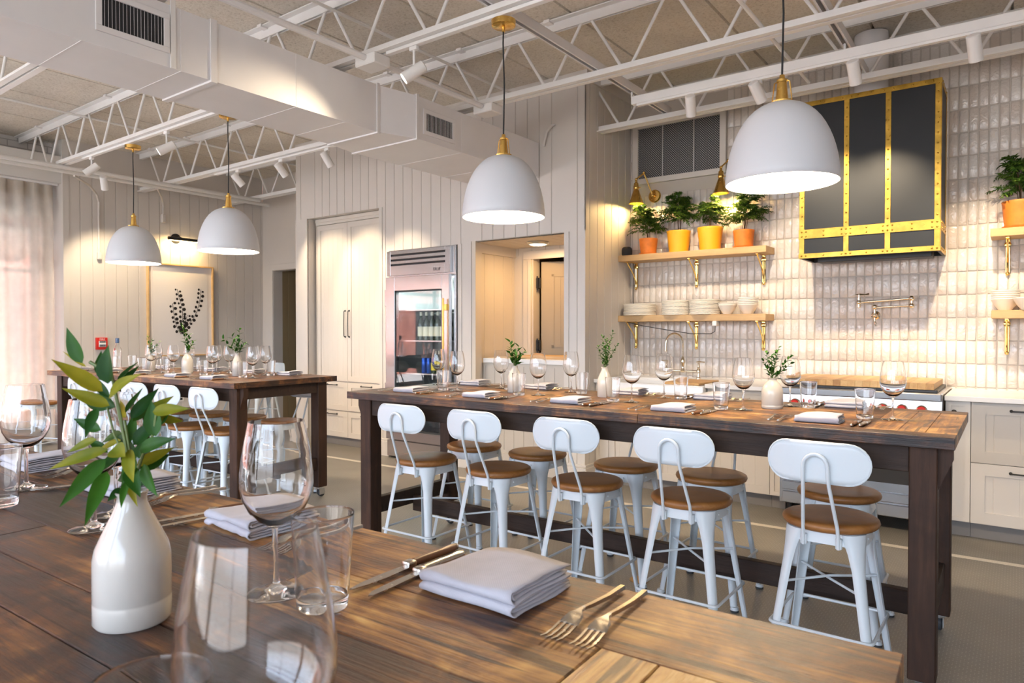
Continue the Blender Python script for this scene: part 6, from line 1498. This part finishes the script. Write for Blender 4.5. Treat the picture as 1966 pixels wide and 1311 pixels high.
# camera-facing axes used only to arrange the big arrangement in depth order
yaw = math.radians(36.469); RV = Vector((math.cos(yaw), math.sin(yaw), 0)); FV = Vector((-math.sin(yaw), math.cos(yaw), 0))
VA = Vector((-0.897, 0.408, 0)); SC = 0.867/1317.6
vase(VA.x, VA.y, 0.163, 0.0445, 'tall', 'big cream bottle vase in the foreground holding long green leaves')
t = thing('leafy_cutting', 'big spray of long pointed green and yellow leaves in the foreground vase', 'plant', (VA.x, VA.y, TZ+0.158))
def lp(px, py, dep): return RV*((px-262)*SC)+Vector((0, 0, (945-py)*SC))+FV*dep
LV = [(170, 692, 138, 624, 24, 0, .00), (160, 680, 109, 642, 5, 0, .02), (166, 700, 119, 670, 6, 1, .02), (196, 715, 189, 669, 15, 0, .01), (229, 730, 232, 658, 33, 0, -.02), (219, 744, 154, 682, 24, 1, -.02), (222, 757, 164, 705, 15, 0, .0),
      (231, 756, 305, 706, 27, 1, -.02), (229, 772, 157, 736, 20, 1, -.015), (227, 777, 166, 752, 21, 0, .01), (211, 780, 133, 773, 18, 0, .02), (213, 776, 213, 824, 17, 0, -.03), (199, 822, 133, 802, 18, 0, .01), (246, 802, 286, 744, 20, 0, .03),
      (309, 832, 292, 764, 28, 0, .0), (292, 792, 318, 756, 22, 1, .02), (308, 784, 382, 775, 20, 1, -.01), (287, 855, 365, 828, 24, 0, -.02), (256, 852, 302, 800, 26, 0, .02), (298, 818, 312, 776, 22, 0, .03), (196, 838, 133, 864, 17, 1, .0), (234, 852, 134, 882, 20, 1, -.03),
      (234, 830, 168, 852, 18, 0, .02), (234, 868, 185, 944, 25, 0, -.04), (242, 890, 250, 964, 23, 0, -.05), (243, 850, 282, 862, 28, 1, -.03), (272, 853, 305, 905, 25, 1, -.03), (300, 880, 333, 935, 22, 0, -.03), (268, 888, 306, 932, 25, 0, -.02), (268, 912, 290, 948, 13, 0, -.03),
      (250, 890, 205, 870, 24, 0, .03), (262, 905, 230, 905, 24, 0, .02), (262, 900, 300, 880, 26, 0, .03), (258, 920, 240, 940, 20, 0, .01), (262, 925, 285, 925, 18, 0, .0), (240, 850, 215, 800, 20, 0, .04), (262, 880, 268, 838, 24, 0, .03), (236, 790, 250, 745, 14, 0, .03), (226, 735, 246, 700, 12, 0, .03), (252, 870, 180, 830, 20, 0, .04), (240, 810, 262, 770, 18, 0, .05),
      (200, 868, 150, 842, 15, 0, .03), (232, 842, 176, 866, 13, 1, .02), (246, 862, 214, 900, 20, 0, -.01), (262, 892, 318, 862, 20, 1, .02), (255, 905, 216, 925, 18, 0, .01), (280, 872, 262, 915, 20, 0, -.02), (266, 905, 296, 955, 14, 1, -.02), (236, 800, 196, 770, 13, 1, .03), (290, 836, 262, 800, 18, 0, .03), (226, 728, 250, 690, 12, 0, .02), (300, 800, 330, 812, 14, 1, .03), (250, 930, 232, 950, 15, 0, -.01)]
rl = random.Random(21)
ml = [MB(), MB()]
for bx, by, tx, ty, wd, k, dp in LV:
    nr = -FV*1.0+RV*rl.uniform(-.5, .5)+Vector((0, 0, rl.uniform(0.1, .8)))
    leaf(ml[k], lp(bx, by, dp*0.6), lp(tx, ty, dp*1.4+rl.uniform(-.015, .01)), wd*SC*1.22, nr, rl.uniform(-0.05, 0.16), 9)
ml[0].build('green_leaves', M['leaf'], t, ang=80); ml[1].build('yellow_green_leaves', M['leafy'], t, ang=80)
m = MB()
for q, r in (([(262, 965), (255, 900), (246, 840), (236, 790), (228, 742), (222, 715), (180, 690)], .0022), ([(262, 965), (270, 900), (284, 860), (300, 830), (308, 785)], .0018), ([(262, 965), (250, 880), (226, 830), (213, 778)], .0014), ([(255, 900), (240, 800), (231, 755)], .0016), ([(262, 965), (258, 880), (246, 802)], .0016)):
    m.tube([lp(a, b_, 0.004) for a, b_ in q], r, 6)
m.build('stems', M['stem'], t)

def sprig(x, y, z, label, seed, stems, leaf_l, leaf_w, per, group=None):
    """stems: list of (dx, dy, height)"""
    rr = random.Random(seed); t = thing('leafy_cutting', label, 'plant', (x, y, z), 0, group); ms, mlf = MB(), MB()
    for dx, dy, h in stems:
        pts = []
        for i in range(9):
            f = i/8; pts.append(Vector((dx*f**1.3, dy*f**1.3, -0.02+(h+0.02)*f)))
        ms.tube(pts, 0.0012, 5, radii=[0.0018-0.0009*i/8 for i in range(9)])
        for i in range(per):
            f = 0.18+0.82*(i+0.5)/per; k = min(int(f*8), 7); p = pts[k].lerp(pts[k+1], f*8-k); d = (pts[k+1]-pts[k]).normalized(); a = i*2.4+rr.uniform(-.5, .5)
            s = Vector((math.cos(a), math.sin(a), 0)); s = (s-d*s.dot(d)).normalized(); dr = (s*rr.uniform(0.7, 1.1)+d*rr.uniform(0.35, 1.0)).normalized(); ll = leaf_l*rr.uniform(0.7, 1.15)*(1.0-0.25*f)
            leaf(mlf, p, p+dr*ll, leaf_w*rr.uniform(0.8, 1.2), d+Vector((rr.uniform(-.4, .4), rr.uniform(-.4, .4), 0.3)), rr.uniform(0, 0.15), 5)
    ms.build('stems', M['stem'], t); mlf.build('leaves', M['leaf'], t, ang=80); return t
gv = 'cream vases on the kitchen table'
vase(-2.411, 3.289, 0.158, 0.043, 'slim', 'slim white bottle vase at left on the kitchen table', gv)
sprig(-2.411, 3.289, TZ+0.156, 'green sprig in the left vase on the kitchen table', 2, [(-0.03, -0.01, 0.15), (0.06, 0.03, 0.095), (0.0, -0.02, 0.10), (-0.05, 0.02, 0.08), (0.03, -0.03, 0.07), (0.01, 0.03, 0.12)], 0.058, 0.018, 8)
vase(-1.837, 3.346, 0.165, 0.041, 'slim', 'slim white bottle vase at middle of the kitchen table', gv)
sprig(-1.837, 3.346, TZ+0.163, 'bushy small-leaved sprig in the middle vase on the kitchen table', 3, [(0.05, 0.0, 0.20), (-0.02, 0.01, 0.175), (0.02, -0.02, 0.15), (-0.045, 0.0, 0.12), (0.07, 0.02, 0.13), (0.0, 0.03, 0.16), (0.03, 0.0, 0.10)], 0.030, 0.011, 15)
vase(-0.934, 3.328, 0.143, 0.0485, 'round', 'round-shouldered cream vase at right on the kitchen table', gv)
sprig(-0.934, 3.328, TZ+0.141, 'bushy sprig in the round-shouldered vase on the kitchen table', 5, [(0.03, 0.0, 0.15), (-0.03, 0.0, 0.125), (0.08, 0.03, 0.11), (0.0, -0.02, 0.11), (-0.05, 0.01, 0.09), (0.01, 0.03, 0.13), (0.085, 0.03, 0.08)], 0.034, 0.0125, 12)
gv = 'cream vases on the left table'
for lx, h, r, st, nm, seed, stems, l, w_, per in ((0.84, 0.150, 0.040, 'slim', 'left', 7, [(-0.05, 0.0, 0.17), (0.09, 0.04, 0.12), (0.02, 0, 0.10), (-0.02, 0.02, 0.14), (0.06, 0.02, 0.08)], 0.040, 0.014, 10),
                                                   (1.42, 0.175, 0.047, 'round', 'middle', 8, [(-0.05, -0.02, 0.27), (0.02, 0.01, 0.16), (0.05, 0.03, 0.10), (-0.02, 0.0, 0.20)], 0.052, 0.018, 12),
                                                   (2.13, 0.185, 0.044, 'slim', 'right', 9, [(0.03, 0.0, 0.20), (-0.12, -0.06, 0.12), (0.06, 0.03, 0.09), (-0.05, -0.02, 0.14), (0.0, 0.0, 0.10)], 0.060, 0.020, 9)):
    x, y = C2(lx, 0.50); vase(x, y, h, r, st, 'cream bottle vase, %s one of three on the left table' % nm, gv)
    sprig(x, y, TZ+h-0.002, 'green sprig in the %s vase on the left table' % nm, seed, stems, l, w_, per)

m = MB(); m.lathe([(0, 0.0), (0.052, 0.0), (0.052, 0.003), (0.046, 0.0035), (0, 0.0035)], (-1.631, 3.358, 0.0005), 32); m.lathe([(0, 0.0036), (0.008, 0.0036), (0, 0.006)], (-1.631, 3.358, 0.0005), 12)
tag(m.build('floor_cap', M['tan']), 'round tan metal cap set in the floor under the kitchen table', 'floor cap')

# ================================================================== SPOTLIGHTS
WARM = (1.0, 0.80, 0.56)
for x, a, p in ((-6.764, (-6.45, 5.1, 1.9), 55), (-5.995, (-5.85, 5.1, 1.9), 55), (-5.278, (-5.1, 5.1, 1.6), 45)):
    head(x, 4.20, 3.066, a, 'white track spotlight, %s before the tall cabinet and fridge' % {-6.764: 'left of three', -5.995: 'middle of three', -5.278: 'right of three'}[x], p, 1.0, 0.6, False)
head(-2.972, 3.02, 3.066, (-3.58, 2.45, 2.32), 'lit track spotlight aimed at the side of the air duct', 22, 1.5, 0.8, True, 0.10)
head(-5.948, 3.02, 3.066, (-6.45, 2.2, 2.3), 'lit track spotlight between the two left pendant lamps', 30, 1.2, 0.6, True, 0.09)
head(-7.422, 3.02, 3.066, (-7.75, 2.5, 2.4), 'track spotlight at top left, upper one of two by the curtain', 25, 1.2, 0.6, False, 0.07)
head(-8.10, 3.42, 3.038, (-8.90, 3.95, 1.6), 'track spotlight at top left, lower one of two by the curtain', 60, 1.3, 0.6, False, 0.02)
head(-1.42, 3.02, 3.066, (-0.6, 0.6, 1.0), 'bright lit track spotlight at the top edge of the picture', 95, 0.9, 0.9, True, 0.05, (1.0, 0.70, 0.38))
for x, a, p, lab in ((-1.91, (-2.25, 5.9, 1.5), 70, 'first from left on the long track before the grille'), (-1.44, (-1.15, 5.7, 1.9), 70, 'second from left on the long track, left of largest pendant'), (-0.845, (-0.80, 5.55, 1.95), 85, 'third from left on the long track, before the black hood'), (-0.22, (-0.05, 5.85, 1.35), 110, 'rightmost on the long track, right of the black hood')):
    head(x, 4.74, 3.030, a, 'white track spotlight %s' % lab, p, 1.15, 0.9, x > -0.3, 0.02)

# ================================================================== LIGHT, SKY, CAMERA
def area_portal(loc, rot, sx, sy):
    L = bpy.data.lights.new('window_portal', 'AREA'); L.shape = 'RECTANGLE'; L.size = sx; L.size_y = sy; L.cycles.is_portal = True
    o = bpy.data.objects.new('window_portal', L); COL.objects.link(o); o.location = loc; o.rotation_euler = rot
area_portal((-3.1, -3.42, 1.8), (PI/2, 0, 0), 12.3, 2.7)
area_portal((-9.5, 0.0, 1.7), (PI/2, 0, -PI/2), 6.6, 2.8)
W = bpy.data.worlds.new('sky'); S.world = W; W.use_nodes = True; nt = W.node_tree; nt.nodes.clear()
out = nt.nodes.new('ShaderNodeOutputWorld'); bg = nt.nodes.new('ShaderNodeBackground'); tc = nt.nodes.new('ShaderNodeTexCoord'); sp = nt.nodes.new('ShaderNodeSeparateXYZ')
nt.links.new(tc.outputs['Generated'], sp.inputs[0])
r = ramp(nt, sp.outputs[2], [(0.0, (0.42, 0.40, 0.40)), (0.02, (0.55, 0.56, 0.60)), (0.12, (0.72, 0.80, 0.95)), (0.6, (0.55, 0.72, 1.0))])
nt.links.new(r.outputs[0], bg.inputs[0]); bg.inputs[1].default_value = 7.0; nt.links.new(bg.outputs[0], out.inputs[0])

cam = bpy.data.cameras.new('camera'); co = bpy.data.objects.new('camera', cam); COL.objects.link(co)
co.location = (0, 0, 1.34); co.rotation_euler = (math.radians(90-0.8914), 0, math.radians(36.469))
cam.sensor_width = 36; cam.lens = 1317.6*36/1966; cam.clip_start = 0.02; cam.clip_end = 60
cam.dof.use_dof = True; cam.dof.focus_distance = 2.6; cam.dof.aperture_fstop = 11
S.camera = co
L = bpy.data.lights.new('sun', 'SUN'); L.energy = 26; L.color = (1.0, 0.95, 0.88); L.angle = 0.01
o = bpy.data.objects.new('sun', L); COL.objects.link(o); o.location = (0, 0, 12); o.rotation_euler = Vector((-0.68, 0.0, -0.73)).to_track_quat('-Z', 'Y').to_euler()
S.view_settings.view_transform = 'Standard'; S.view_settings.look = 'None'; S.view_settings.exposure = 0.82; S.view_settings.gamma = 1.0; S.view_settings.use_curve_mapping = False
cy = S.cycles
cy.use_denoising = True
try: cy.denoiser = 'OPENIMAGEDENOISE'
except Exception: pass
cy.max_bounces = 12; cy.diffuse_bounces = 4; cy.glossy_bounces = 4; cy.transmission_bounces = 12; cy.transparent_max_bounces = 12
cy.sample_clamp_indirect = 6.0; cy.blur_glossy = 1.0
